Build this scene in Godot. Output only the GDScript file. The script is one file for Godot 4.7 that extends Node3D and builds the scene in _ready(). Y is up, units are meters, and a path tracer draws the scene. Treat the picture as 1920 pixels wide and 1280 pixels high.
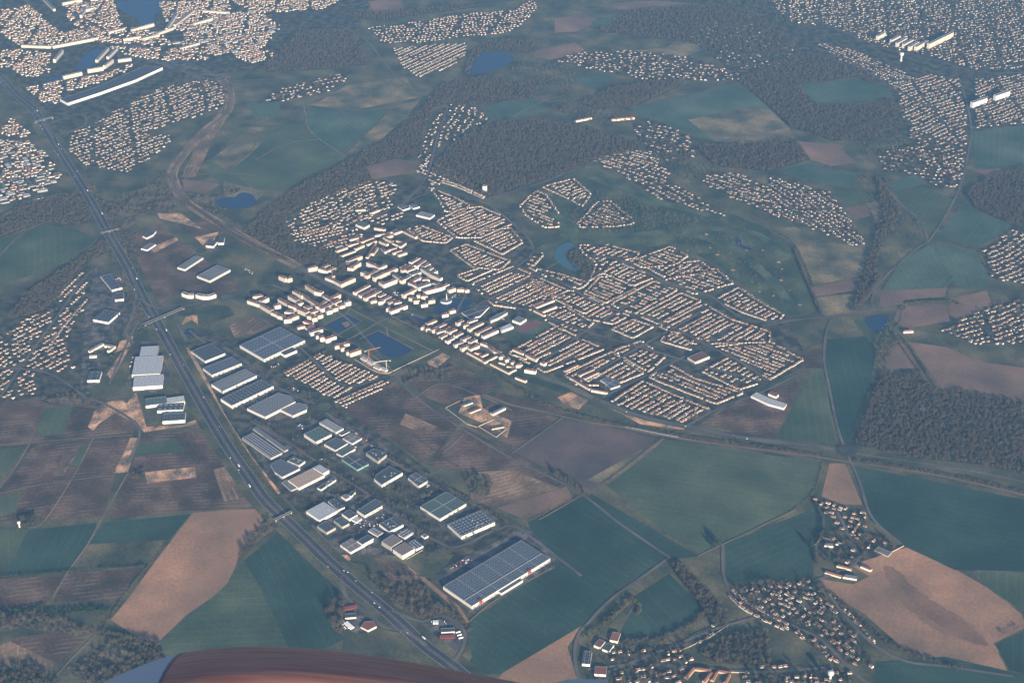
extends Node3D
# A new town and its fields seen from an aeroplane: ground plan in metres, x to the right, -z ahead.
# Coordinates below are a surveyed ground plan (whole metres).

const EYE := Vector3(0, 2600, 0)
var rng := RandomNumberGenerator.new()
var M := {}
var used := {}
var roads := []          # [a, b, half width] of every street, to keep houses off the carriageway
var houses := []
var tree_count := 0
var level := 0.1        # each ground sheet lies a few millimetres above the one before
var road_level := 1.6

# ---------------------------------------------------------------- mesh builder
class Shape:
	var v := PackedVector3Array()
	var n := PackedVector3Array()
	var uv := PackedVector2Array()
	var c := PackedColorArray()
	func tri(a: Vector3, b: Vector3, d: Vector3, col := Color.WHITE) -> void:
		var m := (d - a).cross(b - a).normalized()
		for p in [a, b, d]:
			v.append(p); n.append(m); uv.append(Vector2(p.x, p.z)); c.append(col)
	func quad(a: Vector3, b: Vector3, d: Vector3, e: Vector3, col := Color.WHITE) -> void:
		tri(a, b, d, col); tri(a, d, e, col)
	func box(o: Vector3, s: Vector3, ax := Vector3.RIGHT, col := Color.WHITE) -> void:
		# o: centre of the base, ax: horizontal direction of the long side
		var x := ax * s.x * 0.5
		var z := Vector3(-ax.z, 0, ax.x) * s.z * 0.5
		var up := Vector3(0, s.y, 0)
		var p := [o - x - z, o + x - z, o + x + z, o - x + z]
		for i in 4:
			quad(p[i], p[i] + up, p[(i + 1) % 4] + up, p[(i + 1) % 4], col)
		quad(p[0] + up, p[3] + up, p[2] + up, p[1] + up, col)
	func level_tri(a: Vector3, b: Vector3, d: Vector3, ua: Vector2, ub: Vector2, ud: Vector2) -> void:
		# a level triangle that faces up
		if (d - a).cross(b - a).y < 0.0:
			var t := b
			b = d; d = t
			var w := ub
			ub = ud; ud = w
		for p in [a, b, d]:
			v.append(p); n.append(Vector3.UP); c.append(Color.WHITE)
		uv.append(ua); uv.append(ub); uv.append(ud)
	func mesh(m: Material) -> ArrayMesh:
		var a := []
		a.resize(Mesh.ARRAY_MAX)
		a[Mesh.ARRAY_VERTEX] = v; a[Mesh.ARRAY_NORMAL] = n; a[Mesh.ARRAY_TEX_UV] = uv; a[Mesh.ARRAY_COLOR] = c
		var am := ArrayMesh.new()
		am.add_surface_from_arrays(Mesh.PRIMITIVE_TRIANGLES, a)
		am.surface_set_material(0, m)
		return am

func numbered(called: String) -> String:
	var k: int = used.get(called, -1) + 1
	used[called] = k
	return called if k == 0 else "%s_%03d" % [called, k]

func put(called: String, m: Mesh, parent: Node = self, at := Vector3.ZERO) -> MeshInstance3D:
	var o := MeshInstance3D.new()
	o.name = numbered(called) if parent == self else called
	o.mesh = m
	o.position = at
	parent.add_child(o, true)
	return o

func thing(called: String, label: String, category: String, at := Vector3.ZERO, turn := 0.0, group := "") -> Node3D:
	var o := Node3D.new()
	o.name = numbered(called)
	add_child(o)
	o.position = at
	o.rotation.y = turn
	tag(o, label, category, group)
	return o

func tag(o: Node, label: String, category: String, group := "", kind := "") -> Node:
	if label: o.set_meta("label", label)
	if category: o.set_meta("category", category)
	if group: o.set_meta("group", group)
	if kind: o.set_meta("kind", kind)
	return o

func pv(a: Array) -> PackedVector2Array:
	var r := PackedVector2Array()
	for i in range(0, a.size(), 2):
		r.append(Vector2(a[i], a[i + 1]))
	return r

func v3(p: Vector2, y := 0.0) -> Vector3:
	return Vector3(p.x, y, p.y)

func smooth(pts: PackedVector2Array, step := 25.0) -> PackedVector2Array:
	var c := Curve2D.new()
	for i in pts.size():
		var t := (pts[mini(i + 1, pts.size() - 1)] - pts[maxi(i - 1, 0)]) / 6.0
		c.add_point(pts[i], -t, t)
	c.bake_interval = step
	return c.get_baked_points()

# ---------------------------------------------------------------- surfaces of colour
func lin(r: float, g: float, b: float) -> Color:
	return Color(r, g, b).linear_to_srgb()

func mat(called: String, r: float, g: float, b: float, rough := 0.9, tex: Texture2D = null, span := 0.0) -> StandardMaterial3D:
	var m := StandardMaterial3D.new()
	m.resource_name = called
	m.albedo_color = lin(r, g, b)
	m.roughness = rough
	m.metallic_specular = 0.3
	if tex:
		m.albedo_texture = tex
		m.uv1_triplanar = true
		m.uv1_world_triplanar = true
		m.uv1_scale = Vector3.ONE / span
	M[called] = m
	return m

func noise_bytes(sz: int, freq: float, seed_: int, octaves := 4) -> PackedByteArray:
	var f := FastNoiseLite.new()
	f.seed = seed_
	f.noise_type = FastNoiseLite.TYPE_SIMPLEX_SMOOTH
	f.frequency = freq
	f.fractal_octaves = octaves
	var im := f.get_seamless_image(sz, sz, false, false, 0.12, true)
	im.convert(Image.FORMAT_L8)
	return im.get_data()

# a land texture: tone factors about 1 (kept as grey-to-tint), with drills or furrows across u
func land_tex(sz: int, seed_: int, patch: float, fine: float, tint: Color, row: int, row_amt: float, broken := 0.0, coarse := 0.006) -> ImageTexture:
	var a := noise_bytes(sz, coarse, seed_, 5)
	var b := noise_bytes(sz, 0.16, seed_ + 7, 2)
	var d := noise_bytes(sz, 0.02, seed_ + 13, 3)
	var out := PackedByteArray()
	out.resize(sz * sz * 3)
	var line := PackedFloat32Array()
	line.resize(sz)
	var lr := RandomNumberGenerator.new()
	lr.seed = seed_
	for x in sz:
		line[x] = 0.0
		if row > 0 and x % row == 0:
			line[x] = lr.randf_range(0.3, 1.0)
		elif row > 0 and broken > 0.0 and x % row == 1:
			line[x] = line[x - 1] * 0.6
	for y in sz:
		for x in sz:
			var i := y * sz + x
			var p := clampf((a[i] / 255.0 - 0.5) * 2.2, -1.0, 1.0)
			var l := line[x] * row_amt
			if broken > 0.0:
				l *= clampf((d[i] / 255.0 - 0.5) * 5.0 + 1.0 - broken, 0.0, 1.6)
			var t := 0.72 + (b[i] / 255.0 - 0.5) * fine + (d[i] / 255.0 - 0.5) * fine * 0.7 + l
			var w := p * patch
			out[i * 3] = int(clampf(t * (1.0 + w * tint.r) * 255.0, 0, 255))
			out[i * 3 + 1] = int(clampf(t * (1.0 + w * tint.g) * 255.0, 0, 255))
			out[i * 3 + 2] = int(clampf(t * (1.0 + w * tint.b) * 255.0, 0, 255))
	return ImageTexture.create_from_image(Image.create_from_data(sz, sz, false, Image.FORMAT_RGB8, out))

func land(called: String, r: float, g: float, b: float, tex: Texture2D, span := 1500.0) -> void:
	# a texture averages about 0.72 sRGB, i.e. 0.48 linear: the tint makes up for it
	var m := StandardMaterial3D.new()
	m.resource_name = called
	m.albedo_color = lin(r / 0.48, g / 0.48, b / 0.48)
	m.albedo_texture = tex
	m.uv1_scale = Vector3(1.0 / span, 1.0 / span, 1.0)
	m.roughness = 0.95
	m.metallic_specular = 0.15
	M[called] = m

func make_materials() -> void:
	var warm := Color(1.0, 0.75, 0.55)
	var soil := land_tex(768, 3, 0.20, 0.12, warm, 0, 0.0)
	var crop := land_tex(768, 11, 0.20, 0.12, Color(1.2, 0.8, 0.7), 12, 0.15)
	var meadow := land_tex(768, 23, 0.30, 0.20, Color(1.3, 0.9, 0.6), 0, 0.0, 0.0, 0.012)
	var fallow := land_tex(768, 31, 0.30, 0.26, Color(1.0, 0.85, 0.7), 8, 0.40, 0.75, 0.010)
	var wild := land_tex(768, 41, 0.45, 0.42, Color(1.2, 0.9, 0.6), 0, 0.0, 0.0, 0.02)
	land("soil", 0.245, 0.149, 0.096, soil)
	land("soil_brown", 0.155, 0.105, 0.081, soil)
	land("soil_dark", 0.089, 0.069, 0.066, soil)
	land("fairway", 0.062, 0.088, 0.058, meadow)
	land("crop_mid", 0.056, 0.092, 0.068, crop)
	land("wheat", 0.024, 0.052, 0.042, crop)
	land("wheat_light", 0.057, 0.081, 0.050, crop)
	land("stubble", 0.125, 0.113, 0.071, meadow)
	land("meadow", 0.071, 0.074, 0.048, meadow)
	land("lawn", 0.050, 0.069, 0.043, meadow)
	land("fallow", 0.082, 0.058, 0.045, fallow)
	land("fallow_tan", 0.145, 0.102, 0.070, fallow)
	land("scrub", 0.084, 0.074, 0.057, wild)
	land("gardens", 0.048, 0.050, 0.040, wild, 700.0)
	land("woodfloor", 0.048, 0.043, 0.035, wild, 700.0)
	land("dirt", 0.320, 0.203, 0.128, wild, 900.0)
	land("yard", 0.071, 0.071, 0.071, wild, 700.0)
	land("asphalt", 0.048, 0.050, 0.056, soil, 900.0)
	land("old_asphalt", 0.101, 0.098, 0.095, soil, 900.0)
	land("track", 0.171, 0.139, 0.112, soil, 900.0)
	land("darker_band", 0.205, 0.126, 0.084, soil)
	land("darkest_band", 0.168, 0.104, 0.072, soil)
	land("clay_court", 0.190, 0.084, 0.089, soil)
	mat("paint", 0.55, 0.55, 0.53, 0.7)
	mat("ballast", 0.10, 0.085, 0.075)
	mat("rail", 0.16, 0.14, 0.13, 0.5)
	var w := mat("water", 0.010, 0.030, 0.070, 0.15)
	w.metallic_specular = 0.35
	mat("water_green", 0.03, 0.085, 0.10, 0.2).metallic_specular = 0.5
	mat("cream", 0.66, 0.60, 0.51)
	mat("white", 0.75, 0.73, 0.68)
	mat("ochre", 0.42, 0.34, 0.24)
	mat("tile_brown", 0.125, 0.062, 0.048)
	mat("tile_orange", 0.20, 0.085, 0.055)
	mat("tile_grey", 0.080, 0.068, 0.064)
	mat("tile_red", 0.18, 0.06, 0.048)
	mat("slate", 0.085, 0.095, 0.11)
	var grit := NoiseTexture2D.new()
	var gn := FastNoiseLite.new()
	gn.frequency = 0.03
	gn.fractal_octaves = 5
	gn.seed = 5
	grit.noise = gn
	grit.seamless = true
	grit.width = 256; grit.height = 256
	var ramp := Gradient.new()
	ramp.set_color(0, Color(0.62, 0.62, 0.63)); ramp.set_color(1, Color(1, 1, 1))
	grit.color_ramp = ramp
	mat("roof_dark", 0.072, 0.088, 0.111, 0.8, grit, 40.0)
	mat("roof_blue", 0.111, 0.143, 0.182, 0.75, grit, 40.0)
	mat("roof_green", 0.098, 0.150, 0.137, 0.75, grit, 40.0)
	mat("roof_grey", 0.195, 0.208, 0.221, 0.8, grit, 40.0)
	mat("roof_pale", 0.546, 0.572, 0.585, 0.7, grit, 40.0)
	mat("roof_tan", 0.546, 0.403, 0.299, 0.85, grit, 40.0)
	mat("roof_brown", 0.260, 0.215, 0.189, 0.85, grit, 40.0)
	mat("cladding_white", 0.60, 0.58, 0.54, 0.6)
	mat("cladding_grey", 0.36, 0.35, 0.32, 0.6)
	mat("cladding_green", 0.18, 0.34, 0.28, 0.6)
	mat("parapet", 0.26, 0.265, 0.265, 0.7)
	mat("skylight", 0.21, 0.245, 0.27, 0.4)
	mat("red_panel", 0.26, 0.055, 0.045, 0.5)
	mat("glass_dark", 0.04, 0.05, 0.06, 0.15)
	mat("old_wall", 0.38, 0.34, 0.28)
	mat("bridge_rail", 0.24, 0.235, 0.225)
	mat("concrete", 0.55, 0.53, 0.49)
	mat("crane_yellow", 0.55, 0.22, 0.10, 0.5)
	for c in [["car_white", 0.8, 0.8, 0.8], ["car_silver", 0.45, 0.46, 0.48], ["car_dark", 0.05, 0.055, 0.07], ["car_red", 0.35, 0.04, 0.03]]:
		var cm := mat(c[0], c[1], c[2], c[3], 0.3)
		cm.clearcoat_enabled = true
	for c in ["leaf", "bark"]:
		var lm := mat(c, 1, 1, 1, 0.95)
		lm.vertex_color_use_as_albedo = true
		lm.metallic_specular = 0.1
	var hm := mat("house_wall", 1, 1, 1, 0.9)
	hm.vertex_color_use_as_albedo = true
	hm = mat("house_roof", 1, 1, 1, 0.9)
	hm.vertex_color_use_as_albedo = true

# ---------------------------------------------------------------- ground sheets
func sheet(called: String, pts: PackedVector2Array, m: Material, label := "", y := -1.0, along := Vector2.ZERO) -> MeshInstance3D:
	if y < 0.0:
		level += 0.005
		y = level
	var idx := Geometry2D.triangulate_polygon(pts)
	if idx.is_empty():
		pts = Geometry2D.convex_hull(pts)
		idx = Geometry2D.triangulate_polygon(pts)
		print("hull used for ", called, " ", pts[0])
	if along == Vector2.ZERO:
		var best := 0.0
		for i in pts.size():
			var e := pts[(i + 1) % pts.size()] - pts[i]
			if e.length() > best:
				best = e.length(); along = e
	along = along.normalized()
	var s := Shape.new()
	var off := Vector2(rng.randf() * 1500, rng.randf() * 1500)
	var uvs := PackedVector2Array()
	for p in pts:
		uvs.append(Vector2(p.dot(Vector2(-along.y, along.x)), p.dot(along)) + off)
	for k in range(0, idx.size(), 3):
		s.level_tri(v3(pts[idx[k]], y), v3(pts[idx[k + 1]], y), v3(pts[idx[k + 2]], y), uvs[idx[k]], uvs[idx[k + 1]], uvs[idx[k + 2]])
	var o := put(called, s.mesh(m))
	tag(o, label, "", "", "structure")
	return o

func fields(kind: String, called: String, label: String, list: Array, dir := []) -> void:
	var d := Vector2(dir[2] - dir[0], dir[3] - dir[1]) if dir else Vector2.ZERO
	for a in list:
		sheet(called, pv(a), M[kind], label, -1.0, d.rotated(rng.randf_range(-0.08, 0.08)))

func ribbon_shape(s: Shape, pts: PackedVector2Array, width: float, y: float, off := 0.0) -> void:
	var run := 0.0
	for i in pts.size() - 1:
		var a := pts[i]
		var b := pts[i + 1]
		var t0 := (pts[i + 1] - pts[maxi(i - 1, 0)]).normalized()
		var t1 := (pts[mini(i + 2, pts.size() - 1)] - pts[i]).normalized()
		var n0 := Vector2(-t0.y, t0.x)
		var n1 := Vector2(-t1.y, t1.x)
		var q := [a + n0 * (off - width / 2), a + n0 * (off + width / 2), b + n1 * (off + width / 2), b + n1 * (off - width / 2)]
		var l := a.distance_to(b)
		var t := []
		for k in 4:
			t.append(Vector2(off + (width / 2 if k == 1 or k == 2 else -width / 2), run + (l if k >= 2 else 0.0)))
		for k in [[0, 1, 2], [0, 2, 3]]:
			s.level_tri(v3(q[k[0]], y), v3(q[k[1]], y), v3(q[k[2]], y), t[k[0]], t[k[1]], t[k[2]])
		run += l

func road(called: String, label: String, flat: Array, width: float, m: String, verge := 0.0, curved := true) -> void:
	var p := smooth(pv(flat)) if curved else pv(flat)
	if verge > 0.0:
		var vs := Shape.new()
		level += 0.005
		ribbon_shape(vs, p, width + verge, level)
		tag(put("verge", vs.mesh(M.meadow)), "", "", "", "structure")
	var s := Shape.new()
	road_level += 0.005
	ribbon_shape(s, p, width, road_level)
	tag(put(called, s.mesh(M[m])), label, "", "", "structure")
	for i in p.size() - 1:
		roads.append([p[i], p[i + 1], width / 2 + 4.0])

func disc(c: Vector2, r: float, k := 28) -> PackedVector2Array:
	var o := PackedVector2Array()
	for i in k:
		o.append(c + Vector2.from_angle(TAU * i / k) * r)
	return o

func roundabout(label: String, flat: Array, r: float) -> void:
	var c := Vector2(flat[0], flat[1])
	road_level += 0.01
	sheet("roundabout", disc(c, r), M.asphalt, label, road_level)
	sheet("traffic_island", disc(c, r * 0.62), M.lawn, "", road_level + 0.15)
	roads.append([c, c + Vector2(1, 0), r + 4.0])

# ---------------------------------------------------------------- trees
var tree_kinds := []     # each: [trunk mesh, crown mesh, joined mesh]

func make_tree(kind: String, seed_: int) -> Array:
	var r := RandomNumberGenerator.new()
	r.seed = seed_
	var trunk := Shape.new()
	var crown := Shape.new()
	var tall := {"bare": 14.0, "poplar": 24.0, "evergreen": 12.0, "shrub": 4.0}[kind] as float
	var wide := {"bare": 4.6, "poplar": 2.8, "evergreen": 3.6, "shrub": 2.4}[kind] as float
	var low := {"bare": 0.28, "poplar": 0.12, "evergreen": 0.10, "shrub": 0.05}[kind] as float
	var bark := Color(0.11, 0.085, 0.065)
	limb(trunk, Vector3.ZERO, Vector3(0, tall * 0.7, 0), 0.02 * tall, 0.008 * tall, bark)
	var limbs := 9 if kind != "shrub" else 4
	for i in limbs:
		var a := TAU * i / limbs + r.randf_range(-0.4, 0.4)
		var y0 := tall * r.randf_range(low, 0.55)
		var tip := Vector3(cos(a) * wide * 0.8, y0 + tall * 0.25, sin(a) * wide * 0.8)
		limb(trunk, Vector3(0, y0, 0), tip, 0.010 * tall, 0.004 * tall, bark)
	var n := {"bare": 190, "poplar": 140, "evergreen": 170, "shrub": 56}[kind] as int
	for i in n:
		var d := Vector3(r.randfn(), r.randfn(), r.randfn()).normalized()
		var k := pow(r.randf(), 0.45)
		var f := d * k
		var h := low + (1.0 - low) * (f.y * 0.5 + 0.5)
		var girth := wide
		if kind == "evergreen":
			girth *= clampf(1.25 - h, 0.15, 1.0)
		elif kind == "bare":
			girth *= r.randf_range(0.8, 1.15)
		var p := Vector3(f.x * girth, h * tall, f.z * girth)
		var s := tall * (0.082 if kind != "shrub" else 0.19) * r.randf_range(0.5, 1.1) * (0.8 if kind != "evergreen" else 0.9)
		var t := Vector3(r.randfn(), r.randfn() * (1.4 if kind != "evergreen" else 0.5), r.randfn()).normalized()
		var b := t.cross(Vector3(r.randfn(), r.randfn(), r.randfn())).normalized()
		var base: Color = {"bare": Color(0.080, 0.070, 0.058), "poplar": Color(0.075, 0.064, 0.05), "evergreen": Color(0.028, 0.050, 0.034), "shrub": Color(0.085, 0.078, 0.050)}[kind]
		var tone := r.randf_range(0.6, 1.4)
		var col := Color(base.r * tone, base.g * tone, base.b * tone * r.randf_range(0.9, 1.1))
		var thin := 0.42 if kind == "bare" or kind == "poplar" else 0.8
		crown.tri(p - t * s, p + b * s * thin, p + t * s, col)
		crown.tri(p + t * s * 0.7, p - b * s * thin, p - t * s * 0.8, col)
	var both := Shape.new()
	for q in [trunk, crown]:
		both.v.append_array(q.v); both.n.append_array(q.n); both.uv.append_array(q.uv); both.c.append_array(q.c)
	return [trunk.mesh(M.bark), crown.mesh(M.leaf), both.mesh(M.leaf)]

func limb(s: Shape, a: Vector3, b: Vector3, ra: float, rb: float, col: Color, sides := 5) -> void:
	var d := (b - a).normalized()
	var x := d.cross(Vector3.FORWARD if absf(d.z) < 0.9 else Vector3.RIGHT).normalized()
	var z := d.cross(x)
	for i in sides:
		var p := x * cos(TAU * i / sides) + z * sin(TAU * i / sides)
		var q := x * cos(TAU * (i + 1) / sides) + z * sin(TAU * (i + 1) / sides)
		s.quad(a + p * ra, b + p * rb, b + q * rb, a + q * ra, col)

const BARE := [0, 1, 2]
const POPLAR := [3]
const GREEN := [4, 5]
const SHRUB := [6, 7]

func make_trees() -> void:
	for k in [["bare", 1], ["bare", 2], ["bare", 3], ["poplar", 4], ["evergreen", 5], ["evergreen", 6], ["shrub", 7], ["shrub", 8]]:
		tree_kinds.append(make_tree(k[0], k[1]))

func mass(called: String, label: String, category: String, spots: Array) -> void:
	# spots: [kind index, Transform3D, Color]; one mass of plants nobody could count
	var root := thing(called, label, category)
	root.set_meta("kind", "stuff")
	for k in tree_kinds.size():
		var mine := spots.filter(func(s): return s[0] == k)
		if mine.is_empty():
			continue
		var mm := MultiMesh.new()
		mm.transform_format = MultiMesh.TRANSFORM_3D
		mm.use_colors = true
		mm.mesh = tree_kinds[k][2]
		mm.instance_count = mine.size()
		for i in mine.size():
			mm.set_instance_transform(i, mine[i][1])
			mm.set_instance_color(i, mine[i][2])
		var o := MultiMeshInstance3D.new()
		o.name = "trees"
		o.multimesh = mm
		root.add_child(o, true)

func spot(kinds: Array, p: Vector2, size := 1.0, vary := 0.3) -> Array:
	var k: int = kinds[rng.randi() % kinds.size()]
	var s := size * rng.randf_range(1.0 - vary, 1.0 + vary)
	var b := Basis(Vector3.UP, rng.randf() * TAU).scaled(Vector3(s * rng.randf_range(0.85, 1.2), s, s * rng.randf_range(0.85, 1.2)))
	var t := rng.randf_range(0.75, 1.3)
	return [k, Transform3D(b, v3(p)), Color(t * rng.randf_range(0.9, 1.12), t, t * rng.randf_range(0.88, 1.1))]

func scatter(poly: PackedVector2Array, gap: float) -> PackedVector2Array:
	var lo := poly[0]
	var hi := poly[0]
	for p in poly:
		lo = lo.min(p); hi = hi.max(p)
	var o := PackedVector2Array()
	var y := lo.y
	while y < hi.y:
		var x := lo.x
		while x < hi.x:
			var p := Vector2(x + rng.randf_range(-0.5, 0.5) * gap, y + rng.randf_range(-0.5, 0.5) * gap)
			if Geometry2D.is_point_in_polygon(p, poly):
				o.append(p)
			x += gap
		y += gap
	return o

func forest(label: String, flat: Array, gap := 9.0, size := 1.0, mix := 0.08, floor_ := true) -> void:
	var poly := pv(flat)
	if floor_:
		sheet("woodland_floor", poly, M.woodfloor)
	var spots := []
	for p in scatter(poly, gap * 0.86):
		if on_road(p, -3.0):
			continue
		spots.append(spot(GREEN if rng.randf() < mix else BARE, p, size * 0.86, 0.42))
	mass("woodland", label, "wood", spots)

func thicket(label: String, flat: Array, gap := 8.0, size := 1.0) -> void:
	var poly := pv(flat)
	sheet("rough_ground", poly, M.scrub)
	var spots := []
	for p in scatter(poly, gap):
		if not on_road(p, -2.0):
			spots.append(spot(SHRUB if rng.randf() < 0.75 else BARE, p, size, 0.5))
	mass("thicket", label, "thicket", spots)

func along(flat: Array, gap: float, wob := 0.0) -> PackedVector2Array:
	var p := smooth(pv(flat), gap)
	for i in p.size():
		p[i] += Vector2(rng.randf_range(-wob, wob), rng.randf_range(-wob, wob))
	return p

func hedge(label: String, flat: Array, width := 6.0, gap := 4.0, kinds := SHRUB, size := 1.0) -> void:
	var spots := []
	for p in along(flat, gap):
		for k in maxi(1, int(width / 5.0)):
			spots.append(spot(kinds, p + Vector2(rng.randf_range(-0.5, 0.5), rng.randf_range(-0.5, 0.5)) * width, size, 0.4))
	mass("hedge", label, "hedge", spots)

func tree(kinds: Array, p: Vector2, size: float, label: String, group: String, vary := 0.25) -> void:
	var s := spot(kinds, p, size, vary)
	var o := thing("tree", label, "tree", Vector3.ZERO, 0.0, group)
	o.transform = s[1]
	put("trunk", tree_kinds[s[0]][0], o)
	put("crown", tree_kinds[s[0]][1], o)
	tree_count += 1

func tree_row(label: String, group: String, flat: Array, gap: float, kinds := BARE, size := 1.0, wob := 2.0) -> void:
	for p in along(flat, gap, wob):
		tree(kinds, p, size, label, group)

func on_road(p: Vector2, extra := 0.0) -> bool:
	for c in road_cells.get(Vector2i(p / 100.0), []):
		var q := Geometry2D.get_closest_point_to_segment(p, c[0], c[1])
		if q.distance_to(p) < c[2] + extra:
			return true
	return false

var road_cells := {}
func index_roads() -> void:
	for s in roads:
		var a: Vector2 = s[0]
		var b: Vector2 = s[1]
		var lo := a.min(b) - Vector2(30, 30)
		var hi := a.max(b) + Vector2(30, 30)
		for x in range(int(floor(lo.x / 100.0)) - 1, int(floor(hi.x / 100.0)) + 2):
			for y in range(int(floor(lo.y / 100.0)) - 1, int(floor(hi.y / 100.0)) + 2):
				var k := Vector2i(x, y)
				if not road_cells.has(k): road_cells[k] = []
				road_cells[k].append(s)

# ---------------------------------------------------------------- houses
var house_kinds := []    # [wall mesh, roof mesh, chimney mesh, size]

func gabled(w: float, d: float, eave: float, ridge: float, wall: Shape, roof: Shape, o := Vector3.ZERO, hip := 0.0) -> void:
	var x := w / 2
	var z := d / 2
	var up := Vector3(0, eave, 0)
	var p := [o + Vector3(-x, 0, -z), o + Vector3(x, 0, -z), o + Vector3(x, 0, z), o + Vector3(-x, 0, z)]
	for i in 4:
		wall.quad(p[i], p[i] + up, p[(i + 1) % 4] + up, p[(i + 1) % 4])
	var r0 := o + Vector3(-x + hip, ridge, 0)
	var r1 := o + Vector3(x - hip, ridge, 0)
	if hip == 0.0:
		wall.tri(p[0] + up, p[3] + up, r0)
		wall.tri(p[1] + up, r1, p[2] + up)
	var e := 0.5
	var dip := e * (ridge - eave) / z
	var th := Vector3(0, 0.3, 0)
	var ex := Vector3(e, 0, 0)
	var a := [o + Vector3(-x - e, eave - dip, -z - e), o + Vector3(x + e, eave - dip, -z - e), o + Vector3(x + e, eave - dip, z + e), o + Vector3(-x - e, eave - dip, z + e)]
	var q0 := r0 - (ex if hip == 0.0 else Vector3.ZERO)
	var q1 := r1 + (ex if hip == 0.0 else Vector3.ZERO)
	roof.quad(a[0] + th, a[1] + th, q1 + th, q0 + th)
	roof.quad(a[2] + th, a[3] + th, q0 + th, q1 + th)
	for i in 4:
		roof.quad(a[i], a[i] + th, a[(i + 1) % 4] + th, a[(i + 1) % 4])
	if hip > 0.0:
		roof.tri(a[1] + th, a[2] + th, q1 + th)
		roof.tri(a[3] + th, a[0] + th, q0 + th)

func make_houses() -> void:
	for k in [[11.0, 8.5, 5.2, 8.4, 0.0, true], [13.0, 8.5, 4.6, 7.8, 0.0, false], [9.5, 8.5, 6.0, 8.8, 3.0, true], [15.0, 8.0, 5.8, 8.6, 0.0, false]]:
		var wall := Shape.new()
		var roof := Shape.new()
		var ch := Shape.new()
		gabled(k[0], k[1], k[2], k[3], wall, roof, Vector3.ZERO, k[4])
		if k[5]:
			gabled(5.0, 5.5, 2.6, 4.6, wall, roof, Vector3(k[0] * 0.5 + 2.5, 0, 0.8))
		ch.box(Vector3(k[0] * 0.22, k[2], 0.7), Vector3(1.0, k[3] - k[2] + 1.1, 0.8))
		house_kinds.append([wall.mesh(M.cream), roof.mesh(M.tile_brown), ch.mesh(M.cream)])

const WALLS := [Color(0.66, 0.60, 0.51), Color(0.75, 0.73, 0.68), Color(0.54, 0.45, 0.34), Color(0.68, 0.63, 0.55)]
const ROOFS := [Color(0.125, 0.062, 0.048), Color(0.20, 0.085, 0.055), Color(0.080, 0.068, 0.064), Color(0.105, 0.065, 0.054)]
const WALL_MATS := ["cream", "white", "ochre", "cream"]
const ROOF_MATS := ["tile_brown", "tile_orange", "tile_grey", "tile_brown"]

# an estate: polygon, direction of its streets, gap between rows and between houses
func estate(key: String, flat: Array, dir: Array, row: float, gap: float, jitter := 1.5, chance := 0.95, garden := 0.25, kinds := [0, 0, 1, 2], turn_share := 0.15, size := 1.0, ground := "gardens", ring_row := false) -> void:
	var poly := pv(flat)
	if ground:
		sheet("gardens", poly, M[ground])
	var garden_poly := poly
	if ring_row:
		var wider := Geometry2D.offset_polygon(poly, 7.0)
		if wider.size(): poly = wider[0]
		# one row of houses faces the streets round the block, the rest fills its inside
		var edge := Geometry2D.offset_polygon(poly, -6.0)
		if edge.size():
			var e: PackedVector2Array = edge[0]
			for i in e.size():
				var a := e[i]
				var b := e[(i + 1) % e.size()]
				var n := int(a.distance_to(b) / gap)
				for k in n:
					var p := a.lerp(b, (k + 0.5) / n) + Vector2(rng.randf_range(-1, 1), rng.randf_range(-1, 1)) * jitter * 0.6
					if rng.randf() < chance and not on_road(p, 0.5) and not near_house(p, 8.0):
						add_house(key, p, -(b - a).angle() + rng.randf_range(-0.05, 0.05), kinds[rng.randi() % kinds.size()], size)
		var inner := Geometry2D.offset_polygon(poly, -22.0)
		if inner.is_empty():
			return
		poly = inner[0]
	var u := (Vector2(dir[2], dir[3]) - Vector2(dir[0], dir[1])).normalized()
	var w := Vector2(-u.y, u.x)
	var lo := Vector2(1e9, 1e9)
	var hi := -lo
	for p in poly:
		var q := Vector2(p.dot(u), p.dot(w))
		lo = lo.min(q); hi = hi.max(q)
	var b := lo.y + row * 0.35
	var line := 0
	var bend := 7.0 if jitter >= 4.0 else 0.0
	var phase := rng.randf() * TAU
	while b < hi.y:
		var a := lo.x + rng.randf() * gap
		while a < hi.x:
			var p := u * (a + rng.randf_range(-jitter, jitter)) + w * (b + rng.randf_range(-jitter, jitter) + bend * sin(a / 55.0 + phase + b / 130.0))
			if bend > 0.0 and sin(a / 31.0 + b / 47.0 + phase) > 0.96:
				a += gap
				continue
			if rng.randf() < chance and Geometry2D.is_point_in_polygon(p, poly) and not on_road(p, 1.5):
				add_house(key, p, -u.angle() + (PI / 2 if rng.randf() < turn_share else 0.0) + rng.randf_range(-0.04, 0.04) * jitter, kinds[rng.randi() % kinds.size()], size)
			a += gap * rng.randf_range(0.92, 1.1)
		# two rows share a garden strip, then comes a street
		b += row * (0.86 if line % 2 == 0 else 1.14)
		line += 1
	if garden > 0.0:
		for p in scatter(garden_poly, 11.0):
			if rng.randf() < garden and not on_road(p, 0.0) and not near_house(p, 7.0):
				var leafy := key in ["hamlet", "farm", "east"]
				garden_spots.append(spot(SHRUB if rng.randf() < (0.4 if leafy else 0.6) else (BARE if rng.randf() < (0.6 if leafy else 0.75) else GREEN), p, (0.62 if rng.randf() < 0.5 else 0.9) * (1.25 if leafy else 1.0), 0.35))

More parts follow.
